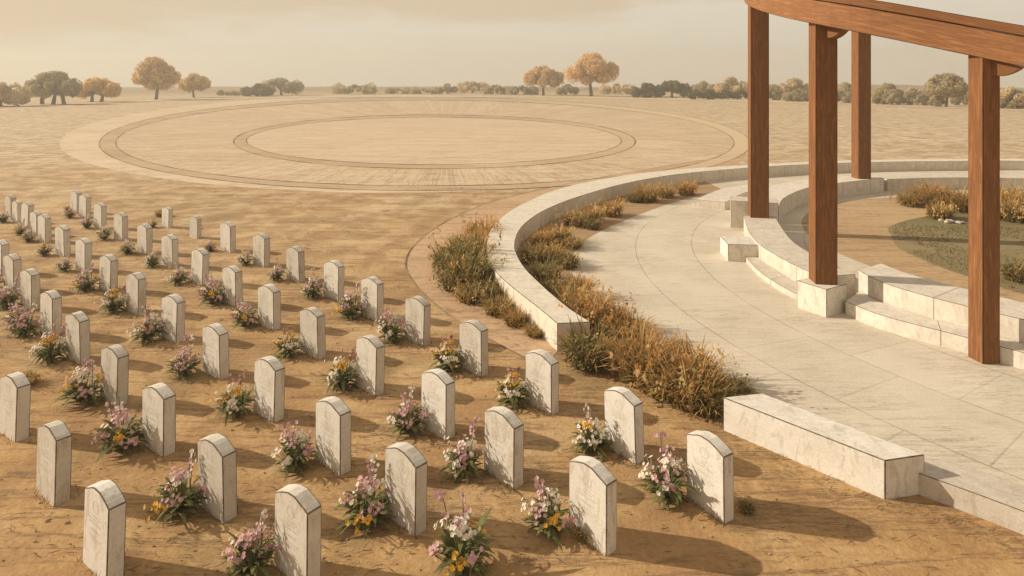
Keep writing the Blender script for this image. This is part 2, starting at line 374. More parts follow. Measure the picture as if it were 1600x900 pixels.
M_YELLOW = simple('yellow_petal', (0.74, 0.42, 0.06), 0.8, 0.18, 25, 0.25)
M_LITTER = simple('dry_litter', (0.15, 0.10, 0.052), 0.95, 0.4, 3)

# ------------------------------------------------------------------ ground
def build_ground():
    rad = [0, 4, 8, 14, 20, 30, 45, 65, 90, 120, 160, 210, 270, 330, 390, 430, 460, 490, 522]
    n = 160; v = [(0, 0, 0)]; f = []
    for r in rad[1:]:
        for k in range(n):
            a = 2*math.pi*k/n; x, y = r*math.cos(a), r*math.sin(a); z = 0
            if r > 240:
                t = min(1, (r-240)/190)
                z = t*(0.6+2.6*mnoise.noise(Vector((x*0.007, y*0.007, 3)))+0.7*mnoise.noise(Vector((x*0.03, y*0.03, 8))))
            if r > 460: z -= (r-460)*0.05
            v.append((x, y, z))
    for k in range(n): f.append((0, 1+k, 1+(k+1) % n))
    for i in range(len(rad)-2):
        for k in range(n):
            a = 1+i*n+k; b_ = 1+i*n+(k+1) % n
            f.append((a, a+n, b_+n, b_))
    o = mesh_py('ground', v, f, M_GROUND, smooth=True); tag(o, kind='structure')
build_ground()

# two great rings laid out on the field, traced as ground ellipses
def ell(cx, cy, a, b, n=260): return [G(cx+a*math.cos(2*math.pi*k/n), cy+b*math.sin(2*math.pi*k/n)) for k in range(n)]
def struct_strip(name, a, b, z, mat, closed=True): return tag(strip(name, a, b, z, mat, closed), kind='structure')
RC = (-8.0, 70.0)
M_FIELD = field_mat('pale_field', (0.66, 0.515, 0.36), (0.59, 0.44, 0.29), (-6.5, 62.0), 0.55)
M_DISC = field_mat('pink_sand_disc', (0.64, 0.50, 0.355), (0.60, 0.45, 0.31))
M_TRACK = field_mat('ring_track', (0.58, 0.44, 0.29), (0.42, 0.295, 0.18), fade=(0.60, 0.46, 0.30))
def edge_mat():
    m_, t, b = new_mat('ring_edging'); tc_ = nd(t, 'ShaderNodeTexCoord'); p = tc_.outputs['Object']
    sp = nd(t, 'ShaderNodeSeparateXYZ'); lk(t, p, sp.inputs[0])
    n1 = noise_n(t, p, 0.22, 6, 0.7)
    fade = ramp(t, mth(t, 'DIVIDE', sp.outputs[0], 60.0), [(0.10, 1.0), (0.50, 0.25)])
    c = mixc(t, mth(t, 'MULTIPLY', ramp(t, n1, [(0.36, 0.15), (0.58, 0.9)]), fade), (0.50, 0.36, 0.225), (0.09, 0.06, 0.038))
    lk(t, c, b.inputs['Base Color']); return m_
M_EDGE = edge_mat()
M_APRON = field_mat('pale_apron', (0.69, 0.555, 0.40), (0.58, 0.44, 0.29), fade=(0.62, 0.48, 0.315))
o1 = ell(668, 225, 575, 78); o2 = ell(664, 225, 510, 73.5); o2b = ell(664, 224.9, 508, 72.6)
o3 = ell(664, 223.5, 484, 67.6); o3b = ell(664, 223.4, 482, 66.6)
o1t = []
for k_ in range(260):
    cs = math.cos(2*math.pi*k_/260); t_ = max(0.03, min(1, (0.30-cs)/0.55)); o1t.append(o2[k_].lerp(o1[k_], t_*t_*(3-2*t_)))
struct_strip('apron', o1t, o2, 0.004, M_APRON)
struct_strip('ring_edging', o2, o2b, 0.010, M_EDGE)
struct_strip('ring_track', o2b, o3, 0.008, M_TRACK)
struct_strip('ring_edging', o3, o3b, 0.010, M_EDGE)
i1 = ell(679, 221.5, 315, 42.6); i1b = ell(679, 221.5, 312.5, 41.7); i2 = ell(678, 220.3, 294, 37.4); i2b = ell(678, 220.2, 292, 36.6)
struct_strip('field', o3b, i1, 0.004, M_FIELD)
struct_strip('ring_edging', i1, i1b, 0.010, M_EDGE)
struct_strip('ring_track', i1b, i2, 0.008, M_TRACK)
struct_strip('ring_edging', i2, i2b, 0.010, M_EDGE)
tag(sheet('sand_disc', [(p.x, p.y) for p in i2b], 0.006, M_DISC), kind='structure')
# pale track along the far edge of the field
pa = catmull([G(-300, 171), G(60, 163), G(330, 153.5), G(600, 150.2), G(900, 151.5), G(1200, 157), G(1600, 169.5), G(1900, 180)], 12)
pb = catmull([G(-300, 174), G(60, 165), G(330, 155.2), G(600, 151.6), G(900, 153.2), G(1200, 159.5), G(1600, 172.5), G(1900, 183)], 12)
struct_strip('path', pa, pb, 0.014, M_APRON, False)
pc = catmull([G(-300, 176), G(60, 166), G(330, 155.9), G(600, 152.2), G(900, 153.9), G(1200, 160.4), G(1600, 173.5), G(1900, 184)], 12)
struct_strip('path_edging', pb, pc, 0.012, M_EDGE, False)

# ------------------------------------------------------------------ round terrace: outer wall
WH = 0.52
z6 = lambda x, y: (680+x/2.647, 230+y/2.647)
wo = [z6(*q) for q in ((505, 728), (430, 665), (340, 595), (270, 535), (235, 490), (215, 440), (212, 395), (222, 355), (250, 315), (300, 270), (380, 225), (480, 182), (600, 150), (750, 121), (900, 102), (1050, 88))] + [(1170, 257.5), (1265, 252.5), (1380, 249.3), (1500, 248.2), (1600, 248.2)]
wi = [z6(*q) for q in ((642, 722), (560, 670), (480, 605), (420, 550), (375, 505), (345, 460), (329, 418), (332, 380), (348, 342), (385, 303), (448, 262), (540, 222), (650, 186), (770, 153), (905, 126), (1050, 106))] + [(1170, 262), (1265, 256.5), (1380, 252.9), (1500, 251.6), (1600, 251.6)]
wo = [G(x, y, WH) for x, y in wo]+[Vector((34, 34.2, WH)), Vector((39, 30, WH)), Vector((42, 24, WH))]
wi = [G(x, y, WH) for x, y in wi]+[Vector((33.4, 33.2, WH)), Vector((38, 29.4, WH)), Vector((40.8, 23.7, WH))]
for v_ in wo+wi: v_.z = 0
wo_c = resample(catmull(wo, 8), 170); wi_c = resample(catmull(wi, 8), 170)
tag(band('curved_wall', wo_c, wi_c, -0.1, WH, M_WALL, bev=0.015), 'long low pale stone wall sweeping in a curve round the paved terrace', 'wall')

skirt = catmull([G(*q) for q in ((1165, 240), (1000, 266), (860, 293), (760, 318), (690, 350), (648, 382), (633, 412), (648, 445), (690, 485), (745, 520), (800, 550), (850, 575))], 8)
tag(strip('path_edging', skirt, [p+Vector((0.05, 0.0, 0)) for p in skirt], 0.010, M_EDGE, False), kind='structure')
M_SKIRT = field_mat('trodden_path', (0.56, 0.39, 0.245), (0.46, 0.295, 0.17))
tag(sheet('path', [(p.x, p.y) for p in skirt]+[(p.x, p.y) for p in wo_c if p.x < 11.5 and p.y < 40], 0.005, M_SKIRT), kind='structure')
# paving, planting bed, sand and lawn inside
bench_poly = [G(1130, 672), G(1383, 781), G(1447, 775), G(1190, 612, 0.46)]
BL = Vector((3.62, 9.26, 0)); FL = G(1130, 672); FR = G(1383, 781); BR = Vector((4.99, 7.74, 0))
kerb_f = [Vector((4.86, 7.76, 0)), G(1600, 836), Vector((8.2, 4.4, 0)), Vector((11.5, 1.2, 0))]
kerb_b = [Vector((4.74, 8.0, 0)), Vector((5.36, 8.0, 0)), Vector((6.02, 7.42, 0)), Vector((8.6, 4.85, 0)), Vector((11.9, 1.65, 0))]
pave = [(p.x, p.y) for p in wi_c] + [(43, 10), (36, 2), (18, 1.0)] + [(p.x, p.y) for p in kerb_b[::-1]] + [(BR.x+0.05, BR.y+0.2), (BL.x, BL.y), (2.7, 10.2)]
tag(sheet('pavement', pave, 0.006, M_PAVE), kind='structure')
M_BED = field_mat('bed_soil', (0.43, 0.29, 0.165), (0.33, 0.21, 0.11))
bed_r = [G(*q) for q in ((1196, 618), (1130, 592), (1040, 556), (975, 520), (935, 488), (905, 455), (890, 425), (893, 400), (920, 372), (975, 345), (1035, 322), (1080, 309), (1130, 297))]
bed_l = wi_c[:int(len(wi_c)*0.50)]
bl_ = [p for p in wi_c if p.x < bed_r[-1].x+0.2 and p.y < bed_r[-1].y+4]
bedp = [(FL.x+0.02, FL.y+0.05), (1.2, 11.5)]+[(p.x, p.y) for p in bl_]+[(p.x, p.y) for p in catmull(bed_r[::-1], 6)]+[(BL.x, BL.y-0.02)]
tag(sheet('planting_bed', bedp, 0.011, M_BED), kind='structure')
def circ(cx, cy, r, n=90, ry=None, wob=0.0): return [(cx+r*(1+wob*mnoise.noise(Vector((3*math.cos(2*math.pi*k/n), 3*math.sin(2*math.pi*k/n), 5))))*math.cos(2*math.pi*k/n), cy+(ry or r)*(1+wob*mnoise.noise(Vector((3*math.cos(2*math.pi*k/n), 3*math.sin(2*math.pi*k/n), 5))))*math.sin(2*math.pi*k/n)) for k in range(n)]
M_INSAND = field_mat('court_sand', (0.50, 0.35, 0.20), (0.42, 0.28, 0.15))
tag(sheet('sand', circ(18.0, 19.0, 8.6, ry=8.4), 0.011, M_INSAND), kind='structure')
M_LAWN = field_mat('dry_lawn', (0.185, 0.155, 0.075), (0.29, 0.225, 0.12))
tag(sheet('lawn', circ(18.4, 17.6, 7.0, ry=6.7, wob=0.03), 0.016, M_LAWN), kind='structure')

# straight bench block and the low kerb that carries on from it
tag(prism('stone_bench', [FL, FR, BR, BL], -0.08, 0.47, M_BENCH, bev=0.015), 'solid white straight stone bench block at the edge of the terrace nearest the viewer', 'bench')
tag(band('low_kerb_wall', resample(catmull(kerb_f, 8), 30), resample(catmull(kerb_b, 8), 30), -0.08, 0.26, M_SEAT, bev=0.012), 'low stone kerb wall running out of the bottom right corner beside the bench block', 'wall')

# ------------------------------------------------------------------ seat ring under the pergola
def seat(name, po, pi_, h, label, cat='bench', n=34, mat=None, z0=-0.06, group=None):
    po = [Vector((p[0], p[1], 0)) for p in po]; pi_ = [Vector((p[0], p[1], 0)) for p in pi_]
    return tag(band(name, resample(catmull(po, 8), n), resample(catmull(pi_, 8), n), z0, h, mat or M_SEAT, bev=0.012), label, cat, group)
SR = 'curved stone seats under the pergola'
seat('curved_bench', [(7.62, 21.05), (7.02, 19.0), (6.75, 17.57), (6.74, 16.5), (6.85, 15.35), (7.05, 14.55)], [(8.66, 21.1), (8.2, 19.5), (7.79, 17.8), (7.70, 16.6), (7.75, 15.35), (7.92, 14.75)], 0.53, 'curved stone seat between the two left pergola posts, with a lower step at its foot', group=SR)
seat('curved_step', [(6.42, 17.6), (6.28, 16.2), (6.38, 14.9), (6.55, 14.25)], [(6.76, 17.6), (6.73, 16.2), (6.82, 15.2), (6.98, 14.6)], 0.15, 'thin low stone step at the foot of the left curved seat', 'step')
seat('curved_bench', [(7.80, 14.42), (7.85, 13.5), (8.35, 12.5), (9.25, 11.3), (10.3, 9.9), (11.8, 8.4)], [(8.62, 14.95), (8.75, 14.2), (9.25, 13.2), (10.1, 12.0), (11.2, 10.7), (12.7, 9.3)], 0.72, 'upper tier of the pale stone seat running behind the right pergola post', group=SR)
seat('curved_step', [(7.08, 13.6), (7.42, 12.75), (8.2, 11.82), (9.05, 10.75), (10.3, 9.2)], [(7.78, 14.3), (7.83, 13.5), (8.33, 12.5), (9.23, 11.3), (10.5, 9.6)], 0.30, 'lower step of the pale stone seat running to the right pergola post', 'step')
seat('curved_bench', [(8.35, 23.0), (9.4, 24.9), (11.4, 27.1), (13.6, 28.5), (16.5, 29.75)], [(9.25, 22.2), (10.2, 23.9), (12.0, 26.0), (14.0, 27.3), (16.62, 28.6)], 0.62, 'curved stone seat under the farthest pergola post', group=SR)
seat('curved_bench', [(16.75, 29.9), (20, 30.4), (24, 29.9), (28, 27.8), (31, 24.5)], [(16.85, 28.75), (20, 29.2), (23.6, 28.8), (27.3, 26.9), (29.9, 24.0)], 0.55, 'long far curved stone seat behind the dry grass bed', group=SR)
seat('curved_step', [(7.2, 25.2), (9.2, 27.8), (11.0, 29.0)], [(8.2, 24.6), (9.9, 26.9), (11.6, 28.1)], 0.30, 'low stone step outside the seat behind the left pergola post', 'step')
def block(name, cx, cy, wx, wy, h, rz, label, cat='pedestal', group=None):
    q = [(-wx/2, -wy/2), (wx/2, -wy/2), (wx/2, wy/2), (-wx/2, wy/2)]
    o = prism(name, q, -0.06, h, M_BENCH, bev=0.014); o.location = (cx, cy, 0); o.rotation_euler = (0, 0, rz)
    return tag(o, label, cat, group)
PB = 'stone blocks of the terrace'
block('stone_pedestal', 6.74, 13.93, 0.70, 0.70, 0.60, R(30), 'square stone pedestal carrying the second pergola post from the left', group=PB)
block('stone_block', 6.42, 18.05, 0.86, 0.95, 0.48, R(-6), 'small square stone block standing against the outer side of the left seat', 'block', PB)
block('stone_pedestal', 8.25, 21.85, 1.5, 0.9, 0.92, R(-18), 'tall stone block behind the left pergola post', group=PB)

# ------------------------------------------------------------------ pergola
def uvbox(bm, uvl, pts_lo, pts_hi):
    lo = [bm.verts.new(p) for p in pts_lo]; hi_ = [bm.verts.new(p) for p in pts_hi]; n = len(lo); fs = []
    fs.append(bm.faces.new(lo[::-1])); fs.append(bm.faces.new(hi_))
    for i in range(n):
        f = bm.faces.new((lo[i], lo[(i+1) % n], hi_[(i+1) % n], hi_[i])); fs.append(f)
        wd = (lo[i].co-lo[(i+1) % n].co).length
        for lp, uv in zip(f.loops, ((0, i), (0, i+wd), ((hi_[0].co-lo[0].co).length, i+wd), ((hi_[0].co-lo[0].co).length, i))): lp[uvl].uv = uv
    return fs
pergola = empty('pergola', (8.4, 11.4, 0)); PL = Vector((8.4, 11.4, 0))
tag(pergola, 'tall brown timber pergola with a sweeping curved beam on four square posts', 'pergola')
def ring_h(x, y): return 5.39-0.205*(x-8.4)+0.1914*(y-11.4)+0.0085*min(6.6, max(0, y-13.7))**2
posts = [(8.42, 11.42, 0.006, 0.335, R(6)), (6.79, 13.98, 0.60, 0.45, R(-6.3)), (8.08, 21.0, 0.53, 0.56, R(-10.5)), (15.6, 28.6, 0.62, 0.57, R(2.8))]
beam_c = [Vector(p) for p in ((13.6, 6.4, 0), (10.9, 8.6, 0), (8.42, 11.42, 0), (6.66, 13.72, 0), (6.62, 17.2, 0), (8.0, 21.0, 0), (11.0, 25.6, 0), (15.6, 28.6, 0), (21.5, 29.2, 0), (27, 26.6, 0), (29.8, 21.6, 0))]
bc = resample(catmull(beam_c, 10), 120)
def beam(name, half, z_lo, z_hi, shift=0.0, mat=None):
    bm = bmesh.new(); uvl = bm.loops.layers.uv.new('UVMap'); rings = []; s = 0; S = []
    for i, p in enumerate(bc):
        tng = (bc[min(i+1, len(bc)-1)]-bc[max(i-1, 0)]).normalized(); nn = Vector((-tng.y, tng.x, 0))
        if i: s += (p-bc[i-1]).length
        S.append(s); hb = ring_h(p.x, p.y)
        l = p+nn*(half+shift)-PL; r = p-nn*(half-shift)-PL
        rings.append([bm.verts.new((l.x, l.y, hb+z_lo)), bm.verts.new((l.x, l.y, hb+z_hi)), bm.verts.new((r.x, r.y, hb+z_hi)), bm.verts.new((r.x, r.y, hb+z_lo))])
    for i in range(len(rings)-1):
        a, b_ = rings[i], rings[i+1]
        for k in range(4):
            f = bm.faces.new((a[k], a[(k+1) % 4], b_[(k+1) % 4], b_[k]))
            for lp in f.loops: lp[uvl].uv = (S[i] if lp.vert in a else S[i+1], k+(0.0 if lp.vert in (a[k], b_[k]) else (0.55 if k % 2 == 0 else 0.35)))
    bm.faces.new(rings[0]); bm.faces.new(rings[-1])
    bmesh.ops.recalc_face_normals(bm, faces=bm.faces[:])
    ed = [e for e in bm.edges if len(e.link_faces) == 2 and e.calc_face_angle(0) > R(50)]
    bmesh.ops.bevel(bm, geom=ed, offset=0.012, segments=2, affect='EDGES', material=1)
    return mesh_bm(name, bm, [mat or M_WOOD, M_ARRIS_W], pergola)
beam('beam', 0.20, 0.0, 0.52, mat=M_BEAM)
beam('cap_board', 0.25, 0.522, 0.70)
for (px, py, pz, wd, rz) in posts:
    bm = bmesh.new(); uvl = bm.loops.layers.uv.new('UVMap')
    ht = ring_h(px, py)-pz-0.004; hw = wd/2
    q = [(-hw, -hw), (hw, -hw), (hw, hw), (-hw, hw)]
    # the top follows the slope of the beam
    ca, sa = math.cos(rz), math.sin(rz)
    def tz(a, b_): X, Y = px+a*ca-b_*sa, py+a*sa+b_*ca; return ring_h(X, Y)-pz-0.004
    uvbox(bm, uvl, [(a, b_, 0) for a, b_ in q], [(a, b_, tz(a, b_)) for a, b_ in q])
    ed = [e for e in bm.edges if abs((e.verts[0].co-e.verts[1].co).z) > 1]
    bmesh.ops.bevel(bm, geom=ed, offset=0.014, segments=2, affect='EDGES', material=1)
    po = mesh_bm('post', bm, [M_WOOD, M_ARRIS_W], pergola); po.location = Vector((px, py, pz))-PL; po.rotation_euler = (0, 0, rz)
    # curved bracket along the beam on the right of the post
    k = min(range(len(bc)), key=lambda i: (bc[i].xy-Vector((px, py))).length)
    tg = (bc[min(k+1, len(bc)-1)]-bc[k-1]).normalized()
    for sg in ((-1,) if px < 12 and py < 20 else (1,)):
        dr = Vector((tg.x, tg.y, 0))*sg; nn = Vector((-tg.y, tg.x, 0))
        bm = bmesh.new(); uvl = bm.loops.layers.uv.new('UVMap'); prof = []
        Lb = 0.30+hw
        for j in range(9):
            t = j/8; prof.append((hw*0.7+(Lb-hw*0.7+0.1)*t, -0.26*(1-t**2.0)-0.012))
        lo_, hi_ = [], []
        for side, acc in ((-0.09, lo_), (0.09, hi_)):
            for a, z in prof:
                P = Vector((px, py, 0))+dr*a+nn*side; acc.append(bm.verts.new((P.x-PL.x, P.y-PL.y, ring_h(P.x, P.y)+z)))
            P = Vector((px, py, 0))+dr*prof[0][0]+nn*side; acc.append(bm.verts.new((P.x-PL.x, P.y-PL.y, ring_h(P.x, P.y)-0.004)))
        n = len(lo_)
        bm.faces.new(lo_); bm.faces.new(hi_[::-1])
        for i in range(n): bm.faces.new((lo_[i], lo_[(i+1) % n], hi_[(i+1) % n], hi_[i]))
        bmesh.ops.recalc_face_normals(bm, faces=bm.faces[:]); mesh_bm('bracket', bm, M_WOOD, pergola)

# ------------------------------------------------------------------ headstones
SW, ST, SH, SA = 0.56, 0.17, 0.75, 0.085
def stone_mesh(seed):
    rnd = random.Random(seed); bm = bmesh.new(); top = []
    for i in range(11):
        x = SW/2-SW*i/10; top.append((x, SH+SA*(1-max(0, (abs(2*x/SW)-0.22)/0.78)**1.2)+rnd.uniform(-.003, .003)))
    prof = [(-SW/2, -0.06), (SW/2, -0.06)]+top
    fr = [bm.verts.new((x, -ST/2, z)) for x, z in prof]; bk = [bm.verts.new((x, ST/2, z)) for x, z in prof]; n = len(prof)
    bm.faces.new(fr); bm.faces.new(bk[::-1])
    for i in range(n): bm.faces.new((fr[i], bk[i], bk[(i+1) % n], fr[(i+1) % n]))
    bmesh.ops.recalc_face_normals(bm, faces=bm.faces[:])
    ed = [e for e in bm.edges if len(e.link_faces) == 2 and e.calc_face_angle(0) > R(30)]
    bmesh.ops.bevel(bm, geom=ed, offset=0.011, segments=2, affect='EDGES', profile=0.6, material=1)
    me = bpy.data.meshes.new('headstone'); bm.to_mesh(me); bm.free(); me.materials.append(M_STONE); me.materials.append(M_ARRIS); return me
stone_meshes = [stone_mesh(s) for s in range(4)]
def insc_mesh(seed):
    rnd = random.Random(seed); v = []; f = []; y = -ST/2-0.0015
    def qd(x0, x1, z0, z1):
        k = len(v); v.extend([(x0, y, z0), (x1, y, z0), (x1, y, z1), (x0, y, z1)]); f.append((k, k+1, k+2, k+3))
    n = 22                                  # worn round badge
    for ro, ri in ((0.062, 0.055),):
        k = len(v)
        for i in range(n):
            a = 2*math.pi*i/n; v.append((ro*math.cos(a), y, 0.66+ro*math.sin(a))); v.append((ri*math.cos(a), y, 0.66+ri*math.sin(a)))
        for i in range(n): f.append((k+2*i, k+2*i+1, k+2*((i+1) % n)+1, k+2*((i+1) % n)))
    for i in range(7): qd(rnd.uniform(-.035, .02), rnd.uniform(.0, .035), 0.63+i*0.009, 0.633+i*0.009)
    for r_, (z, wd) in enumerate(((0.55, .11), (0.515, .16), (0.48, .14), (0.41, .10), (0.34, .13), (0.31, .09))):
        x = -wd
        while x < wd:
            if rnd.random() < 0.85:
                qd(x, x+0.004, z, z+0.018)
                if rnd.random() < 0.6: qd(x, x+0.011, z+rnd.choice((0, .007, .015)), z+rnd.choice((.003, .018))) if False else qd(x+0.004, x+0.011, z+0.0075, z+0.0105)
            x += rnd.uniform(0.013, 0.022)
    me = bpy.data.meshes.new('inscription'); me.from_pydata(v, [], f); me.materials.append(M_INSC)
    return me
insc_meshes = [insc_mesh(s) for s in range(3)]
rows = [
 ('first', [(1132, 819), (994, 726), (861, 649), (751.7, 589.3), (661, 541), (588.7, 502.7), (527.7, 470.7), (467.7, 442.3), (412.7, 418), (360, 395), (308, 373.5), (263, 357)]),
 ('second', [(947, 870), (803, 765), (697, 688.5), (587.3, 619), (497.3, 562.3), (427.3, 516.7), (368.3, 480), (316, 446.7), (269.3, 419.3), (229.3, 398.3), (191, 376.7), (158.3, 358.7), (134, 342), (120, 334)]),
 ('third', [(648.6, 838.8), (532, 744), (428, 661), (344, 594), (274.3, 536.7), (216, 493.3), (171.7, 458.3), (132.7, 426.7), (100, 401.7), (71, 380), (57, 369), (43, 357), (28, 349), (17, 343)]),
 ('fourth', [(478, 925), (349.5, 818), (254, 715), (182, 637), (125, 570), (81.7, 528.3), (48.3, 485.7), (20.7, 456.7), (2, 430)]),
 ('fifth', [(167, 915), (86, 792), (22.7, 692)])]
ORD = ['', 'second', 'third', 'fourth', 'fifth', 'sixth', 'seventh', 'eighth', 'ninth', 'tenth', 'eleventh', 'twelfth', 'thirteenth', 'fourteenth']
ROWN = {'first': 'row nearest the curved wall', 'second': 'second row from the curved wall', 'third': 'middle row of five', 'fourth': 'second row from the left', 'fifth': 'leftmost short row'}
stones = []
def theta(xn): return R(46.3+29.5*xn+17*xn*xn)
tint_of = ['clean', 'stained', 'streaked', 'pale']
for rn, pts in rows:
    for i, (x, y) in enumerate(pts):
        B = G(x, y); xn = (x-800)/1000; th = theta(xn)
        s = 1.0
        if rn in ('third',) and i in (10, 12): s = 0.9
        if rn == 'first' and i in (10, 11): s = 0.82
        ca, sa = math.cos(th), math.sin(th)
        loc = B+Vector((ca, -sa, 0))*(-SW*s/2)+Vector((sa, ca, 0))*(ST*s/2); loc.z = 0
        rr = random.Random(hash((round(x), round(y))))
        o = bpy.data.objects.new('headstone', stone_meshes[(i+len(rn)) % 4]); C.objects.link(o)
        o.location = loc; o.rotation_euler = (R(rr.uniform(-1.6, 1.6)), R(rr.uniform(-1.2, 1.2)), -th+R(rr.uniform(-1.5, 1.5))); o.scale = (s, s, s)
        if y > 400:
            q = bpy.data.objects.new('inscription', insc_meshes[i % 3]); C.objects.link(q); q.parent = o
        place = 'nearest' if i == 0 else ('%s nearest' % ORD[i])
        desc = 'white arched headstone' if s == 1 else 'smaller weathered headstone'
        tag(o, '%s, %s in %s' % (desc, place, ROWN[rn]), 'headstone', 'white headstones set out in rows')
        stones.append((rn, i, loc, th, y, place))

# ------------------------------------------------------------------ flowering plants at the stones
def leaf_blade(v, f, base, direc, length, width, droop, segs=4, lift=0.5):
    d = Vector((direc[0], direc[1], 0)).normalized(); sd_ = Vector((-d.y, d.x, 0)); k = len(v)
    for i in range(segs+1):
        t = i/segs; p = base+d*(length*t)+Vector((0, 0, length*(lift*t-droop*t*t)))
        wv = width*math.sin(math.pi*(0.12+0.88*t))*0.5 if t < 1 else 0.001
        v.append(p-sd_*wv+Vector((0, 0, wv*0.5))); v.append(p+sd_*wv+Vector((0, 0, wv*0.5)))
    for i in range(segs): f.append((k+2*i, k+2*i+1, k+2*i+3, k+2*i+2))
def blossom(v, f, c, nrm, r, rnd, petals=5):
    n = nrm.normalized(); a = n.orthogonal().normalized(); b_ = n.cross(a); ph = rnd.uniform(0, 6.28)
    for k in range(petals):
        an = ph+2*math.pi*k/petals; d = a*math.cos(an)+b_*math.sin(an); s_ = n.cross(d); wd = r*0.55
        q = len(v)
        v.extend([c, c+d*r*0.55-s_*wd+n*r*0.18, c+d*r*1.0-s_*wd*0.45+n*r*0.30, c+d*r*1.0+s_*wd*0.45+n*r*0.30, c+d*r*0.55+s_*wd+n*r*0.18])
        f.append((q, q+1, q+2, q+3, q+4))
def stem(v, f, a, b_, r=0.004):
    q = len(v); d = (b_-a).normalized(); s1 = d.orthogonal().normalized(); s2 = d.cross(s1)
    for p in (a, b_):
        for k in range(3): v.append(p+(s1*math.cos(k*2.094)+s2*math.sin(k*2.094))*r)
    for k in range(3): f.append((q+k, q+(k+1) % 3, q+3+(k+1) % 3, q+3+k))
PM = {'pink': M_PINK, 'rose': M_ROSE, 'white': M_WHITE, 'yellow': M_YELLOW}
def make_plant(seed, cols, spike_col):
    rnd = random.Random(seed); root = empty('flowering_plant')
    v, f = [], []
    for i in range(64):
        a = rnd.uniform(0, 6.28); L = rnd.uniform(0.16, 0.38)
        leaf_blade(v, f, Vector((rnd.uniform(-.06, .06), rnd.uniform(-.06, .06), rnd.uniform(0, .12))), (math.cos(a), math.sin(a)), L, rnd.uniform(.045, .085), rnd.uniform(0.3, 1.0), lift=rnd.uniform(.5, 1.3))
    tops = []
    ncl = len(cols)
    for i in range(ncl):
        a = 2*math.pi*i/ncl+rnd.uniform(-.4, .4); rr_ = (0.08 if i % 3 == 0 else 0.25)*rnd.uniform(.75, 1.1) if i else 0.02
        tops.append(Vector((rr_*math.cos(a), rr_*math.sin(a), 0.25+0.21*(1-rr_/0.27)+rnd.uniform(-.04, .05))))
    for tp in tops:
        for _ in range(3): stem(v, f, Vector((rnd.uniform(-.03, .03), rnd.uniform(-.03, .03), 0)), tp+Vector((rnd.uniform(-.05, .05), rnd.uniform(-.05, .05), -.02)))
    spikes = []
    for i in range(2):
        a = rnd.uniform(0.6, 2.6); b_ = Vector((0.10*math.cos(a), 0.10*math.sin(a), 0)); e = b_+Vector((rnd.uniform(-.12, .08), rnd.uniform(-.02, .12), rnd.uniform(.50, .70)))
        spikes.append((b_, e)); stem(v, f, Vector((0, 0, 0.02)), b_+Vector((0, 0, .2)), .005); stem(v, f, b_+Vector((0, 0, .2)), e, .006)
    for i in range(22):
        a = rnd.uniform(0, 6.28); z = rnd.uniform(.15, .32); r0 = rnd.uniform(.05, .14)
        leaf_blade(v, f, Vector((r0*math.cos(a), r0*math.sin(a), z)), (math.cos(a), math.sin(a)), rnd.uniform(.1, .2), rnd.uniform(.03, .05), rnd.uniform(.3, .9), lift=.9)
    mesh_py('foliage', v, f, M_LEAF, root, smooth=True)
    for tp, cn in zip(tops, cols):
        v, f = [], []
        for j in range(10):
            o_ = Vector((rnd.gauss(0, .05), rnd.gauss(0, .05), rnd.gauss(0, .035)))
            nn = (o_+Vector((tp.x*.5, tp.y*.5, 0.10))).normalized(); stem(v, f, tp+Vector((0, 0, -.05)), tp+o_, .002); blossom(v, f, tp+o_, nn+Vector((0, -0.3, 0)), rnd.uniform(.018, .029), rnd)
        mesh_py('blossom_cluster', v, f, PM[cn], root)
    for q, (b_, e) in enumerate(spikes):
        v, f = [], []
        for j in range(9):
            t = rnd.uniform(.55, 1.03); p = b_.lerp(e, t)+Vector((0, 0, .2*(1-t)))+Vector((rnd.gauss(0, .026), rnd.gauss(0, .026), 0))
            blossom(v, f, p, Vector((rnd.uniform(-1, 1), -0.8, rnd.uniform(0, 1))), rnd.uniform(.018, .028), rnd, 4)
        mesh_py('flower_spike', v, f, PM[spike_col if q else ('pink' if spike_col == 'white' else spike_col)], root)
    return root
kinds = [
 ('pink and white', ['white', 'pink', 'white', 'pink', 'white', 'white', 'pink', 'white', 'rose', 'white'], 'pink'),
 ('yellow and white', ['yellow', 'white', 'white', 'yellow', 'white', 'yellow', 'white', 'white', 'white', 'yellow'], 'rose'),
 ('rose pink and yellow', ['pink', 'pink', 'yellow', 'pink', 'white', 'rose', 'pink', 'yellow', 'pink', 'white'], 'white'),
 ('white', ['white', 'white', 'pink', 'white', 'white', 'white', 'yellow', 'white', 'white', 'white'], 'white'),
 ('mixed pink white and yellow', ['white', 'yellow', 'white', 'pink', 'white', 'pink', 'white', 'yellow', 'pink', 'white'], 'pink'),
 ('deep pink', ['pink', 'rose', 'pink', 'white', 'rose', 'white', 'pink', 'pink', 'pink', 'rose'], 'white')]
protos = [make_plant(100+i, kinds[i % 6][1], kinds[i % 6][2]) for i in range(18)]
used = set()
choice = {('first', 0): 0, ('first', 1): 3, ('first', 2): 1, ('first', 3): 1, ('second', 0): 4, ('second', 1): 0, ('second', 2): 5, ('second', 3): 1, ('second', 4): 1,
          ('third', 0): 2, ('third', 1): 0, ('third', 2): 1, ('third', 3): 5, ('third', 4): 0, ('fourth', 0): 5, ('fourth', 1): 2, ('fourth', 2): 2, ('fourth', 3): 4, ('fourth', 4): 1}
def put_plant(x, y, kd, label, s=1.0, rz=0):
    kd = kd+6*random.Random(int(abs(x)*77+y*51)).randrange(3)
    o = protos[kd] if kd not in used else copy_tree(protos[kd]); used.add(kd)
    o.location = (x, y, 0); o.rotation_euler = (0, 0, rz); o.scale = (s, s, s)
    tag(o, label, 'flowers', 'flowering plants at the feet of the headstones'); return o
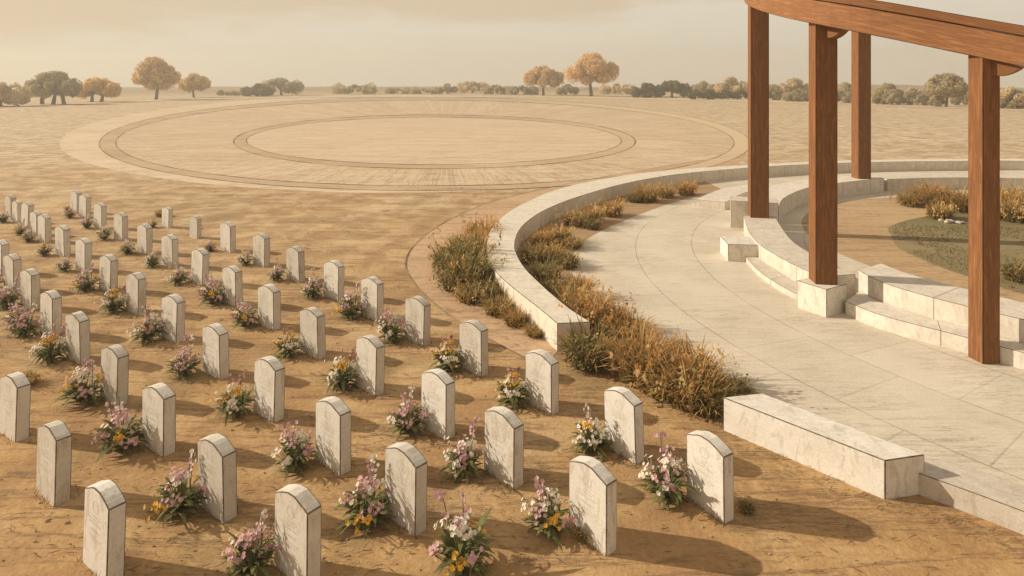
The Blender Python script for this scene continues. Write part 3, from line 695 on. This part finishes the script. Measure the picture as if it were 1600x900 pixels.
for rn, i, loc, th, y, place in stones:
    if (rn == 'fifth') or (rn == 'third' and i > 9 and i % 2) or (rn == 'first' and i == 10) or (rn == 'second' and i >= 13): continue
    rr = random.Random(int(loc.x*100+loc.y*31))
    ca, sa = math.cos(th), math.sin(th)
    p = loc+Vector((ca, -sa, 0))*(-SW/2-0.05+rr.uniform(-.05, .06))+Vector((-sa, -ca, 0))*(ST/2+0.21+rr.uniform(-.02, .05))
    kd = choice.get((rn, i), rr.randrange(6))
    s = rr.uniform(.88, 1.08) if y > 450 else rr.uniform(.72, .9)
    if rn == 'first' and i > 8: s *= 0.75
    put_plant(p.x, p.y, kd, '%s flowers at %s stone, %s' % (kinds[kd][0], place, ROWN[rn]), s, rr.uniform(-.5, .5))
fp = G(722, 893); put_plant(fp.x, fp.y, 4, 'large mixed pink, white and yellow flowers at the bottom edge between two rows', 1.12, 0.2)
fp = G(30, 512); put_plant(fp.x, fp.y, 2, 'rose pink flowers at the left edge among the stones of the second row from left', 0.85, 0.9)

for k_, pr_ in enumerate(protos):
    if k_ not in used:
        for ch_ in list(pr_.children): bpy.data.objects.remove(ch_)
        bpy.data.objects.remove(pr_)
# ------------------------------------------------------------------ grass clumps and shrubs
def make_clump(name, seed, nb, hgt, spread, mats, wts, heads=True, curl=0.95, wid=0.05, leaves=0.9):
    rnd = random.Random(seed); v, f, mi, uv = [], [], [], []
    for b_ in range(nb):
        a = rnd.uniform(0, 6.28); r0 = spread*0.45*math.sqrt(rnd.random()); base = Vector((r0*math.cos(a), r0*math.sin(a), 0))
        a2 = a+rnd.gauss(0, .7); d = Vector((math.cos(a2), math.sin(a2), 0)); sd_ = Vector((-d.y, d.x, 0))
        L = hgt*rnd.uniform(.55, 1.15); out_ = spread*rnd.uniform(.15, .75); cu = curl*rnd.uniform(.2, 1.1); k = len(v); tnt = rnd.random()
        m_ = rnd.choices(range(len(mats)), wts)[0]; ss = 4; wd = wid*rnd.uniform(.6, 1.3)
        for i in range(ss+1):
            t = i/ss; p = base+d*(out_*t**1.5)+Vector((0, 0, L*(t-cu*0.55*t**3)))
            wv = wd*(1-t*0.92)*0.5; v.append(p-sd_*wv); v.append(p+sd_*wv)
        for i in range(ss):
            f.append((k+2*i, k+2*i+1, k+2*i+3, k+2*i+2)); mi.append(m_)
            uv.append([(tnt, i/ss), (tnt, i/ss), (tnt, (i+1)/ss), (tnt, (i+1)/ss)])
        if heads and rnd.random() < 0.10:
            tip = v[-1].copy()
            for h_ in range(4):
                q = len(v); c = tip+Vector((rnd.gauss(0, .02), rnd.gauss(0, .02), rnd.uniform(-.06, .05))); s_ = rnd.uniform(.012, .024)
                v.extend([c+Vector((-s_, 0, 0)), c+Vector((0, -s_*.6, -s_)), c+Vector((s_, 0, 0)), c+Vector((0, s_*.6, s_*1.6))])
                f.append((q, q+1, q+2, q+3)); mi.append(m_); uv.append([(tnt, 1)]*4)
    for _ in range(int(nb*leaves)):
        a = rnd.uniform(0, 6.28); rr_ = spread*.62*math.sqrt(rnd.random()); z = hgt*rnd.uniform(.05, .78)*(1-.55*(rr_/(spread*.62))**2)
        c = Vector((rr_*math.cos(a), rr_*math.sin(a), z)); u = Vector((rnd.gauss(0, 1)+math.cos(a), rnd.gauss(0, 1)+math.sin(a), rnd.gauss(0.2, .7))).normalized(); w_ = u.orthogonal().normalized(); an = rnd.uniform(0, 6.28); w_ = w_*math.cos(an)+u.cross(w_)*math.sin(an)
        L = rnd.uniform(.05, .10); k = len(v); v.extend([c, c+u*L*.5-w_*L*.26, c+u*L, c+u*L*.5+w_*L*.26]); f.append((k, k+1, k+2, k+3)); mi.append(rnd.choices(range(len(mats)), wts)[0])
        q = min(1, z/hgt+.25); tn = rnd.random(); uv.append([(tn, q)]*4)
    return mesh_py(name, v, f, mats, mi=mi, uv=uv)
MT = [M_RUST, M_OCHRE, M_OLIVE]
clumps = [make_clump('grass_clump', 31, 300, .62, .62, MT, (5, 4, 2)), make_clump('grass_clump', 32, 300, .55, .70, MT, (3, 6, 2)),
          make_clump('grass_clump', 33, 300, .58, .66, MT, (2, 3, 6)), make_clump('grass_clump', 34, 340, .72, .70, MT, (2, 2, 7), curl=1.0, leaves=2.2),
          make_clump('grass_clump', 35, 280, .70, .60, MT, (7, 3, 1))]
cused = set()
CN = ['rust and ochre grass clump', 'straw coloured grass clump', 'olive grass clump', 'dark green bushy clump', 'rust orange grass clump']
def put_clump(px, py, kd, s, label, group):
    o = clumps[kd] if kd not in cused else copy_tree(clumps[kd]); cused.add(kd)
    g = G(px, py); o.location = (g.x-(0.22*s if 'outside the wall' in label else 0), g.y, 0.01); rr = random.Random(int(px*7+py*3)); o.rotation_euler = (0, 0, rr.uniform(0, 6.28)); o.scale = (s, s, s*rr.uniform(.9, 1.1))
    tag(o, label, 'grass', group)
GB = 'grass clumps growing along the inside of the curved wall'
bed = [(1072, 305, 4, 1.15, 'near the first post, farthest of the bed'), (1040, 309, 0, 1.0, 'just left of the farthest clump of the bed'), (1010, 315, 0, 1.25, 'third from the far end of the bed'), (992, 316, 3, .7, 'low at the left of the far pair'),
       (955, 338, 4, 1.1, 'at the right end of the middle pair inside the wall'), (925, 347, 0, 1.05, 'in the centre of the middle group inside the wall'), (900, 352, 1, 1.05, 'at the left of the middle group inside the wall'), (925, 358, 3, .6, 'low in front of the middle group'),
       (848, 384, 4, .85, 'close to the inner curve of the wall, topmost there'), (872, 378, 0, 1.0, 'second down in the near bed beside the wall'), (893, 388, 1, .8, 'on the paving side of the near bed, top right'),
       (836, 410, 3, .85, 'deep in the inside bend of the wall'), (860, 410, 0, .95, 'in the near bed just right of the wall bend'), (885, 418, 3, .7, 'at the paving edge right of the wall bend'),
       (852, 440, 3, .85, 'against the wall below its bend'),  (868, 468, 3, .8, 'against the wall in the lower bend'), (905, 462, 4, .85, 'at the paving edge half way down the near bed'),
       (895, 486, 0, 1.0, 'beside the wall above its near end'),  (918, 512, 4, 1.15, 'just behind the near end of the wall'), (952, 520, 4, 1.0, 'right of the near end of the wall'), (985, 535, 0, 1.0, 'at the paving edge right of the wall end'),
        (920, 570, 3, 1.0, 'at the foot of the wall end block'),   (1000, 592, 4, 1.3, 'in the centre of the front bed'),
       (1040, 583, 0, .85, 'at the paving edge of the front bed'), (1040, 610, 1, 1.3, 'at the soil edge of the front bed'), (1080, 602, 4, 1.05, 'near the bench at the paving edge'), (1080, 630, 0, 1.15, 'at the soil edge near the bench block'),  (1103, 640, 2, .95, 'nearest the bench block at the soil edge'), (1150, 618, 2, .5, 'lowest, behind the end of the bench block')]
for px, py, kd, s, lb in bed: put_clump(px, py, kd, s, '%s %s' % (CN[kd], lb), GB)
GO = 'bushy clumps outside the curved wall'
outer = [(770, 385, 4, 1.25, 'outside the wall, at the top of the bush'), (742, 400, 0, 1.2, 'outside the wall, upper left'), (752, 422, 3, 1.35, 'outside the wall, in the middle of the bush'), (722, 425, 3, 1.15, 'outside the wall, leftmost of the bush'), (752, 448, 3, 1.25, 'outside the wall, against its leftmost bend'), (728, 452, 2, 1.0, 'outside the wall, low at the left'),
         (770, 470, 2, 1.05, 'outside the wall, right below the bush'), (745, 470, 1, .75, 'outside the wall, front of the bush'), (790, 490, 1, .75, 'outside the wall, along its foot'), (815, 508, 0, .6, 'outside the wall, low near the wall end'), (843, 525, 1, .45, 'outside the wall, smallest near the wall end')]
for px, py, kd, s, lb in outer: put_clump(px, py, kd, s, '%s %s' % (CN[kd], lb), GO)
GL = 'dry grass clumps on the inner lawn'
for px, py, kd, s, lb in [(1425, 322, 1, 1.2, 'at the left end of the lawn bed'), (1450, 322, 4, 1.6, 'in the lawn bed left of the right post, tall'), (1478, 328, 1, 1.5, 'in the lawn bed between two tall ones'), (1468, 342, 0, 1.1, 'at the front of the lawn bed'), (1500, 330, 4, 1.6, 'in the lawn bed beside the right post'),
                          (1560, 330, 4, 1.6, 'on the lawn just right of the right post'), (1585, 322, 1, 1.7, 'on the lawn at the right edge, behind'), (1580, 345, 0, 1.5, 'on the lawn at the right edge, in front'), (1610, 335, 4, 1.5, 'on the lawn cut by the right edge'), (1595, 440, 3, .8, 'low on the lawn at the right edge')]:
    put_clump(px, py, kd, s, '%s %s' % (CN[kd], lb), GL)
# small weeds out in the open
for j, (px, py, s, lb) in enumerate([(252, 338, .5, 'alone in the field behind the back row'), (110, 330, .45, 'at the far left among the distant stones'), (918, 836, .35, 'in the shadow beside the nearest stone of the second row'), (1167, 800, .22, 'right of the nearest stone of the first row'), (42, 600, .4, 'alone on bare soil at the left edge')]):
    put_clump(px, py, 2 if j % 2 else 1, s, 'small %s %s' % (CN[2 if j % 2 else 1], lb), 'small weeds on the bare ground')

# white pebbles at the foot of the lawn bed
rnd = random.Random(5)
M_PEB = simple('white_pebble', (0.46, 0.39, 0.30), 0.9, 0.15, 5)
pl_lab = ['leftmost', 'second from the left', 'third from the left', 'fourth from the left', 'fifth from the left', 'rightmost']
for k, px in enumerate((1472, 1480, 1486, 1492, 1499, 1505)):
    bm = bmesh.new(); bmesh.ops.create_icosphere(bm, subdivisions=2, radius=0.13)
    for v_ in bm.verts: v_.co *= 1+0.6*mnoise.noise(v_.co*9+Vector((k*7, 0, 0)))
    bmesh.ops.scale(bm, vec=(1.1, 0.9, 0.7), verts=bm.verts)
    o = mesh_bm('white_stone', bm, M_PEB, smooth=True); g = G(px, 346+rnd.uniform(-5, 5)); o.location = (g.x, g.y, 0.06); o.rotation_euler = (0, 0, k*1.3); o.scale = [rnd.uniform(.45, .9)]*3
    tag(o, 'rough white stone at the foot of the lawn grass bed, %s' % pl_lab[k], 'stone', 'white stones edging the lawn bed')

def pebbles():
    rnd = random.Random(12); v, f = [], []
    for _ in range(900):
        y = 5.4+15*rnd.random()**1.5; x = rnd.uniform(-.82, .45)*y
        if x > 2.6 and y > 8.5 or x > -0.2 and y > 11: continue
        r = rnd.uniform(.006, .020)*(1 if rnd.random() < .95 else 1.7); k = len(v); ph = rnd.uniform(0, 6)
        for j in range(5): v.append((x+r*math.cos(ph+j*1.257)*rnd.uniform(.8, 1.2), y+r*math.sin(ph+j*1.257), -.002))
        for j in range(5): v.append((x+.6*r*math.cos(ph+j*1.257), y+.6*r*math.sin(ph+j*1.257), r*rnd.uniform(.6, .9)))
        for j in range(5): f.append((k+j, k+(j+1) % 5, k+5+(j+1) % 5, k+5+j))
        f.append(tuple(k+5+j for j in range(5)))
    tag(mesh_py('gravel', v, f, simple('soil_pebble', (0.36, 0.25, 0.15), 0.95, 0.4, 1.5)), 'small pebbles strewn over the bare soil', 'gravel', kind='stuff')
pebbles()
# ------------------------------------------------------------------ loose litter and lawn blades (uncountable)
def scatter_litter():
    rnd = random.Random(77); v, f = [], []
    def bit(x, y, L, w_, z=0.016):
        a = rnd.gauss(0, .5); k = len(v); bend = rnd.uniform(-.5, .5)
        for i in range(4):
            t = i/3; px = x+math.cos(a+bend*t)*L*t; py = y+math.sin(a+bend*t)*L*t; zz = z+0.012*math.sin(math.pi*t)*rnd.random(); wv = w_*(1-abs(2*t-1)*.8)
            v.append((px, py-wv, zz)); v.append((px, py+wv, zz+.002))
        for i in range(3): f.append((k+2*i, k+2*i+1, k+2*i+3, k+2*i+2))
    cl_ = [(rnd.uniform(-16, 6), 5.6+24*rnd.random()**1.6) for _ in range(620)]
    for cx, cy in cl_:
        if cx > 0.2+0.0*cy and cy > 11: continue
        if cx > 2.5 and cy > 8.0: continue
        for _ in range(rnd.randrange(3, 11)):
            bit(cx+rnd.gauss(0, .28), cy+rnd.gauss(0, .12), rnd.uniform(.03, .13)*(1+cy*.02), rnd.uniform(.003, .007)*(1+cy*.05))
    for rn_, i_, loc_, th_, y_, pl_ in stones:
        if y_ < 430: continue
        ca, sa = math.cos(th_), math.sin(th_)
        for _ in range(34):
            u = rnd.uniform(-.5, .5)*SW*1.15; w_ = rnd.choice((-1, -1, 1))*(ST/2+abs(rnd.gauss(0, .05))); p = loc_+Vector((ca, -sa, 0))*u+Vector((sa, ca, 0))*w_
            d = rnd.uniform(0, 6.28); L = rnd.uniform(.03, .10); k = len(v)
            v.extend([(p.x-.004, p.y, 0), (p.x+.004, p.y, 0), (p.x+.05*math.cos(d), p.y+.05*math.sin(d), L)]); f.append((k, k+1, k+2))
    for _ in range(260):                      # along the foot of bench and kerb
        t = rnd.random(); p = FL.lerp(Vector((6.4, 6.4, 0)), t); bit(p.x-abs(rnd.gauss(0, .22))-.05, p.y-abs(rnd.gauss(0, .2))-.05, rnd.uniform(.04, .15), .004)
    tag(mesh_py('dry_litter', v, f, M_LITTER), 'short dry stalks strewn over the bare sandy soil', 'litter', kind='stuff')
scatter_litter()
def lawn_blades():
    rnd = random.Random(3); v, f, mi, uv = [], [], [], []
    for _ in range(22000):
        a = rnd.uniform(0, 6.28); r = math.sqrt(rnd.random()); x, y = 18.4+6.9*r*math.cos(a), 17.6+6.6*r*math.sin(a)
        if mnoise.noise(Vector((x*.5, y*.5, 1))) < -0.12+0.25*(y-17)/7: continue
        if (x-800)/1 and x/max(y, .1) > 0.9: continue
        L = rnd.uniform(.03, .10)*(1.8 if y < 15.5 else 1); d = rnd.uniform(0, 6.28); k = len(v); wv = .010; tn = rnd.random()
        v.extend([(x-wv, y, .016), (x+wv, y, .016), (x+.06*math.cos(d), y+.06*math.sin(d), L)]); f.append((k, k+1, k+2)); mi.append(0 if rnd.random() < .8 else 1); uv.append([(tn, .1), (tn, .1), (tn, 1)])
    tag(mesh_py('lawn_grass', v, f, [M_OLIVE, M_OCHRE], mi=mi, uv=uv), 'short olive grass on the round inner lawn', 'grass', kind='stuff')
lawn_blades()

# ------------------------------------------------------------------ trees along the far edge of the field
leaf_mats = {}
def leaf_mat(col_):
    key = tuple(round(c, 3) for c in col_)
    if key not in leaf_mats: leaf_mats[key] = simple('tree_leaf', col_, 0.9, 0.25, 0.5, 0.5)
    return leaf_mats[key]
M_BARK = simple('bark', (0.10, 0.065, 0.04), 0.95, 0.3, 2)
def tube(v, f, pts, rad, n=6):
    k0 = len(v)
    for i, p in enumerate(pts):
        d = (pts[min(i+1, len(pts)-1)]-pts[max(i-1, 0)]).normalized(); s1 = d.orthogonal().normalized(); s2 = d.cross(s1)
        for j in range(n): v.append(p+(s1*math.cos(2*math.pi*j/n)+s2*math.sin(2*math.pi*j/n))*rad[i])
    for i in range(len(pts)-1):
        for j in range(n): f.append((k0+i*n+j, k0+i*n+(j+1) % n, k0+(i+1)*n+(j+1) % n, k0+(i+1)*n+j))
def make_tree(name, x0, x1, ytop, ybase, col_, label, cat='tree', trunks=1, low=0.25, seed=0, dens=1.0, back=0.0):
    rnd = random.Random(seed*13+int(x0)); cx = (x0+x1)/2; b0 = G(cx, ybase); Y = b0.y+back; e = Y/F
    W = (x1-x0)*e; Ht = H-(ytop-YH)*e
    root = empty(name, ((cx-800)*e, Y, 0)); tag(root, label, cat, 'trees and bushes along the far edge of the field')
    hw, d_ = W/2, W*0.42; zlo = Ht*low; nl = max(7, int(12+W*0.8)); lobes = []
    for i in range(nl):
        t = i/nl; a = i*2.4+rnd.uniform(-.3, .3); q = math.sqrt(rnd.uniform(.05, 1)); zz = rnd.uniform(0, 1)
        shp = math.sin(math.pi*(0.22+0.70*zz))          # widest below the middle
        rl = min(W, Ht-zlo)*rnd.uniform(.13, .28)
        px = (hw-rl*.8)*q*shp*math.cos(a); py = (d_-rl*.7)*q*shp*math.sin(a); pz = zlo+rl*.75+(Ht-zlo-rl*1.75)*zz
        lobes.append((Vector((px, py, pz)), rl))
    lobes.append((Vector((0, 0, Ht-min(W, Ht)*.24)), min(W, Ht)*.24)); lobes.append((Vector((-hw*.66, 0, zlo+(Ht-zlo)*.35)), hw*.34)); lobes.append((Vector((hw*.66, 0, zlo+(Ht-zlo)*.38)), hw*.34))
    v, f = [], []; ls = max(.22, min(.5, W*.05))
    for c, rl in lobes:
        nleaf = int(max(150, min(900, (rl/ls)**2*58))*dens)
        for _ in range(nleaf):
            d = Vector((rnd.gauss(0, 1), rnd.gauss(0, 1), rnd.gauss(0, .85))).normalized(); rr_ = rl*(rnd.uniform(.45, 1)**.6)*(1+.28*mnoise.noise(d*2.3+c))
            p = c+d*rr_
            if p.z < 0.1: continue
            nn = (d+Vector((rnd.gauss(0, .6), rnd.gauss(0, .6), rnd.gauss(0, .6)))).normalized(); a1 = nn.orthogonal().normalized(); a2 = nn.cross(a1); s_ = ls*rnd.uniform(.6, 1.25); k = len(v)
            an = rnd.uniform(0, 6.28); u1 = a1*math.cos(an)+a2*math.sin(an); u2 = nn.cross(u1)
            v.extend([p-u1*s_*.6, p-u2*s_*.38+u1*.1*s_, p+u1*s_*.6, p+u2*s_*.38]); f.append((k, k+1, k+2, k+3))
    mesh_py('crown', v, f, leaf_mat(col_), root)
    if trunks:
        v, f = [], []; tr = max(.10, W*.028)
        for t in range(trunks):
            bx = (t-(trunks-1)/2)*W*.2; lean = rnd.uniform(-.1, .1)*W; z1 = zlo+(Ht-zlo)*.32
            tube(v, f, [Vector((bx, 0, -.1)), Vector((bx+lean*.3, 0, z1*.5)), Vector((bx+lean*.6, 0, z1))], [tr*1.3, tr, tr*.8])
            for l_ in range(5):
                c, rl = lobes[(l_*3+t) % len(lobes)]; st_ = Vector((bx+lean*.45, 0, z1*rnd.uniform(.55, .95)))
                tube(v, f, [st_, st_.lerp(c, .5)+Vector((0, 0, .1*rl)), c], [tr*.6, tr*.4, tr*.15], 5)
        mesh_py('trunk', v, f, M_BARK, root, smooth=True)
TAN = (0.74, 0.54, 0.29); ORA = (0.80, 0.55, 0.26); OLV = (0.50, 0.425, 0.27); DRK = (0.20, 0.18, 0.095); PAL = (0.74, 0.60, 0.38); GRY = (0.56, 0.46, 0.28)
make_tree('tree', -45, 46, 127, 166, PAL, 'pale tan tree cut by the left edge of the view', low=.05, trunks=1, seed=1)
make_tree('tree', 40, 126, 110, 163, OLV, 'broad grey olive tree on several stems at the far left', trunks=3, low=.2, seed=2)
make_tree('tree', 114, 188, 120, 160.5, ORA, 'low orange tree between the olive tree and the tall tan tree', trunks=2, low=.15, seed=3, back=6)
make_tree('tree', 207, 281, 88, 155.5, TAN, 'tallest tan tree on the left with a round crown', low=.22, seed=4)
make_tree('tree', 277, 329, 113, 153.5, TAN, 'smaller tan tree right of the tallest left tree', low=.25, seed=5, back=8)
make_tree('bush', 376, 428, 130, 150.5, DRK, 'dark low bush in front of the olive grey tree', 'bush', trunks=0, low=0, seed=6)
make_tree('tree', 405, 474, 121, 150.5, OLV, 'olive grey spreading tree behind the dark low bush', low=.12, seed=7, back=14)
make_tree('bush', 338, 352, 140, 149.5, OLV, 'tiny round bush left of the dark low bush', 'bush', trunks=0, low=0, seed=8)
make_tree('bush', 352, 376, 141, 149.5, OLV, 'small flat bush touching the dark low bush', 'bush', trunks=0, low=0, seed=81)
make_tree('bush', 516, 590, 132, 147, GRY, 'long low bush alone in the middle of the far edge', 'bush', trunks=0, low=0, seed=9)
make_tree('bush', 684, 716, 130, 147, GRY, 'small dark bush left of the pale middle tree', 'bush', trunks=1, low=.1, seed=10)
make_tree('tree', 712, 765, 126, 147, PAL, 'pale middle tree beside a small dark bush', low=.1, seed=11, back=20)
make_tree('bush', 752, 800, 132, 147.5, GRY, 'low bush right of the pale middle tree', 'bush', trunks=0, low=0, seed=12)
make_tree('bush', 790, 842, 133, 148, OLV, 'low dark bush left of the two orange tan trees', 'bush', trunks=0, low=0, seed=13)
make_tree('tree', 816, 882, 102, 149, (0.76, 0.55, 0.29), 'rounded tan orange tree left of the brightest orange tree', low=.28, seed=14)
make_tree('tree', 881, 967, 82, 150.5, ORA, 'tall bright orange tree with a forked trunk, middle of the far edge', low=.24, seed=15)
make_tree('bush', 868, 905, 131, 149.5, OLV, 'dark bush between the two orange tan trees', 'bush', trunks=0, low=0, seed=16, back=10)
make_tree('bush', 935, 995, 130, 150, PAL, 'pale bush behind the tall orange tree', 'bush', trunks=0, low=0, seed=17, back=25)
make_tree('tree', 984, 1036, 129, 152.5, DRK, 'dark green tree, left half of the dark pair', trunks=1, low=.02, seed=18)
make_tree('tree', 1018, 1082, 125, 153, DRK, 'dark green tree, right half of the dark pair', trunks=1, low=.02, seed=19, back=4)
make_tree('tree', 1078, 1122, 126, 152, GRY, 'pale olive tree just right of the dark green pair', low=.1, seed=20, back=18)
make_tree('tree', 1116, 1172, 119, 153, PAL, 'pale round tree left of the first pergola post', low=.1, seed=21, back=16)
for k, (a, b_) in enumerate(((1074, 1100), (1095, 1122), (1118, 1146), (1142, 1172))):
    make_tree('bush', a, b_, 139, 155.5, DRK, 'dark hedge bush, %s right of the dark green pair' % ('next', 'second', 'third', 'fourth')[k], 'bush', trunks=0, low=0, seed=22+k)
make_tree('tree', 1192, 1226, 131, 156.5, GRY, 'olive tree just right of the first pergola post', low=.05, seed=30)
make_tree('tree', 1214, 1270, 121, 157, PAL, 'pale tree between the first and second pergola posts', low=.1, seed=31, back=12)
make_tree('bush', 1222, 1268, 139, 158.5, OLV, 'dark bush between the first and second pergola posts', 'bush', trunks=0, low=0, seed=32)
make_tree('tree', 1298, 1345, 128, 160.5, GRY, 'olive tree between the second and third pergola posts', low=.02, seed=33)
make_tree('tree', 1362, 1412, 129, 163, GRY, 'olive tree just right of the third pergola post', low=.1, seed=34)
make_tree('tree', 1395, 1452, 136, 162, PAL, 'pale low tree left of the round olive tree', low=.05, seed=35, back=18)
make_tree('bush', 1405, 1432, 145, 164, OLV, 'dark bush in front of the pale low tree', 'bush', trunks=0, low=0, seed=36)
make_tree('tree', 1444, 1512, 113, 167, GRY, 'round olive tree with a short fork beside the right post', low=.25, seed=37)
make_tree('bush', 1485, 1525, 145, 167, OLV, 'low bush behind the right pergola post', 'bush', trunks=0, low=0, seed=38, back=8)
make_tree('tree', 1548, 1612, 135, 169.5, PAL, 'pale tree right of the right pergola post', low=.1, seed=39)
make_tree('tree', 1590, 1670, 132, 170, GRY, 'olive tree cut by the right edge of the view', low=.1, seed=40)

for k, (a, b_, yb, lb) in enumerate([(1294, 1322, 161, 'behind the second pergola post'), (1316, 1344, 161.5, 'just left of the third pergola post'), (1362, 1390, 163, 'touching the right side of the third pergola post'), (1384, 1410, 164, 'second right of the third pergola post'),
        (1428, 1454, 165, 'left of the round olive tree'), (1450, 1476, 166.5, 'under the left side of the round olive tree'), (1550, 1578, 169, 'touching the right side of the right pergola post'), (1574, 1606, 170, 'at the right edge of the view'), (1196, 1222, 156.5, 'touching the right side of the first pergola post'), (640, 690, 147, 'long and flat, left of the pale middle tree'), (600, 645, 146.5, 'long and flat, right of the lone middle bush')]):
    make_tree('bush', a, b_, yb-(9 if yb < 150 else 19), yb, GRY if k % 2 or yb < 150 else OLV, 'low hedge bush %s' % lb, 'bush', trunks=0, low=0, seed=50+k)
# ------------------------------------------------------------------ haze over the field
def haze():
    bm = bmesh.new(); bmesh.ops.create_cube(bm, size=1.0)
    m_ = bpy.data.materials.new('haze'); m_.use_nodes = True; t = m_.node_tree; t.nodes.clear()
    o_ = nd(t, 'ShaderNodeOutputMaterial'); pv = nd(t, 'ShaderNodeVolumePrincipled')
    pv.inputs['Color'].default_value = (0.95, 0.86, 0.70, 1); pv.inputs['Density'].default_value = 0.0019; pv.inputs['Anisotropy'].default_value = 0.2
    lk(t, pv.outputs[0], o_.inputs['Volume'])
    o = mesh_bm('haze', bm, m_); o.scale = (1060, 1060, 40); o.location = (0, 0, 5); tag(o, kind='stuff')
haze()
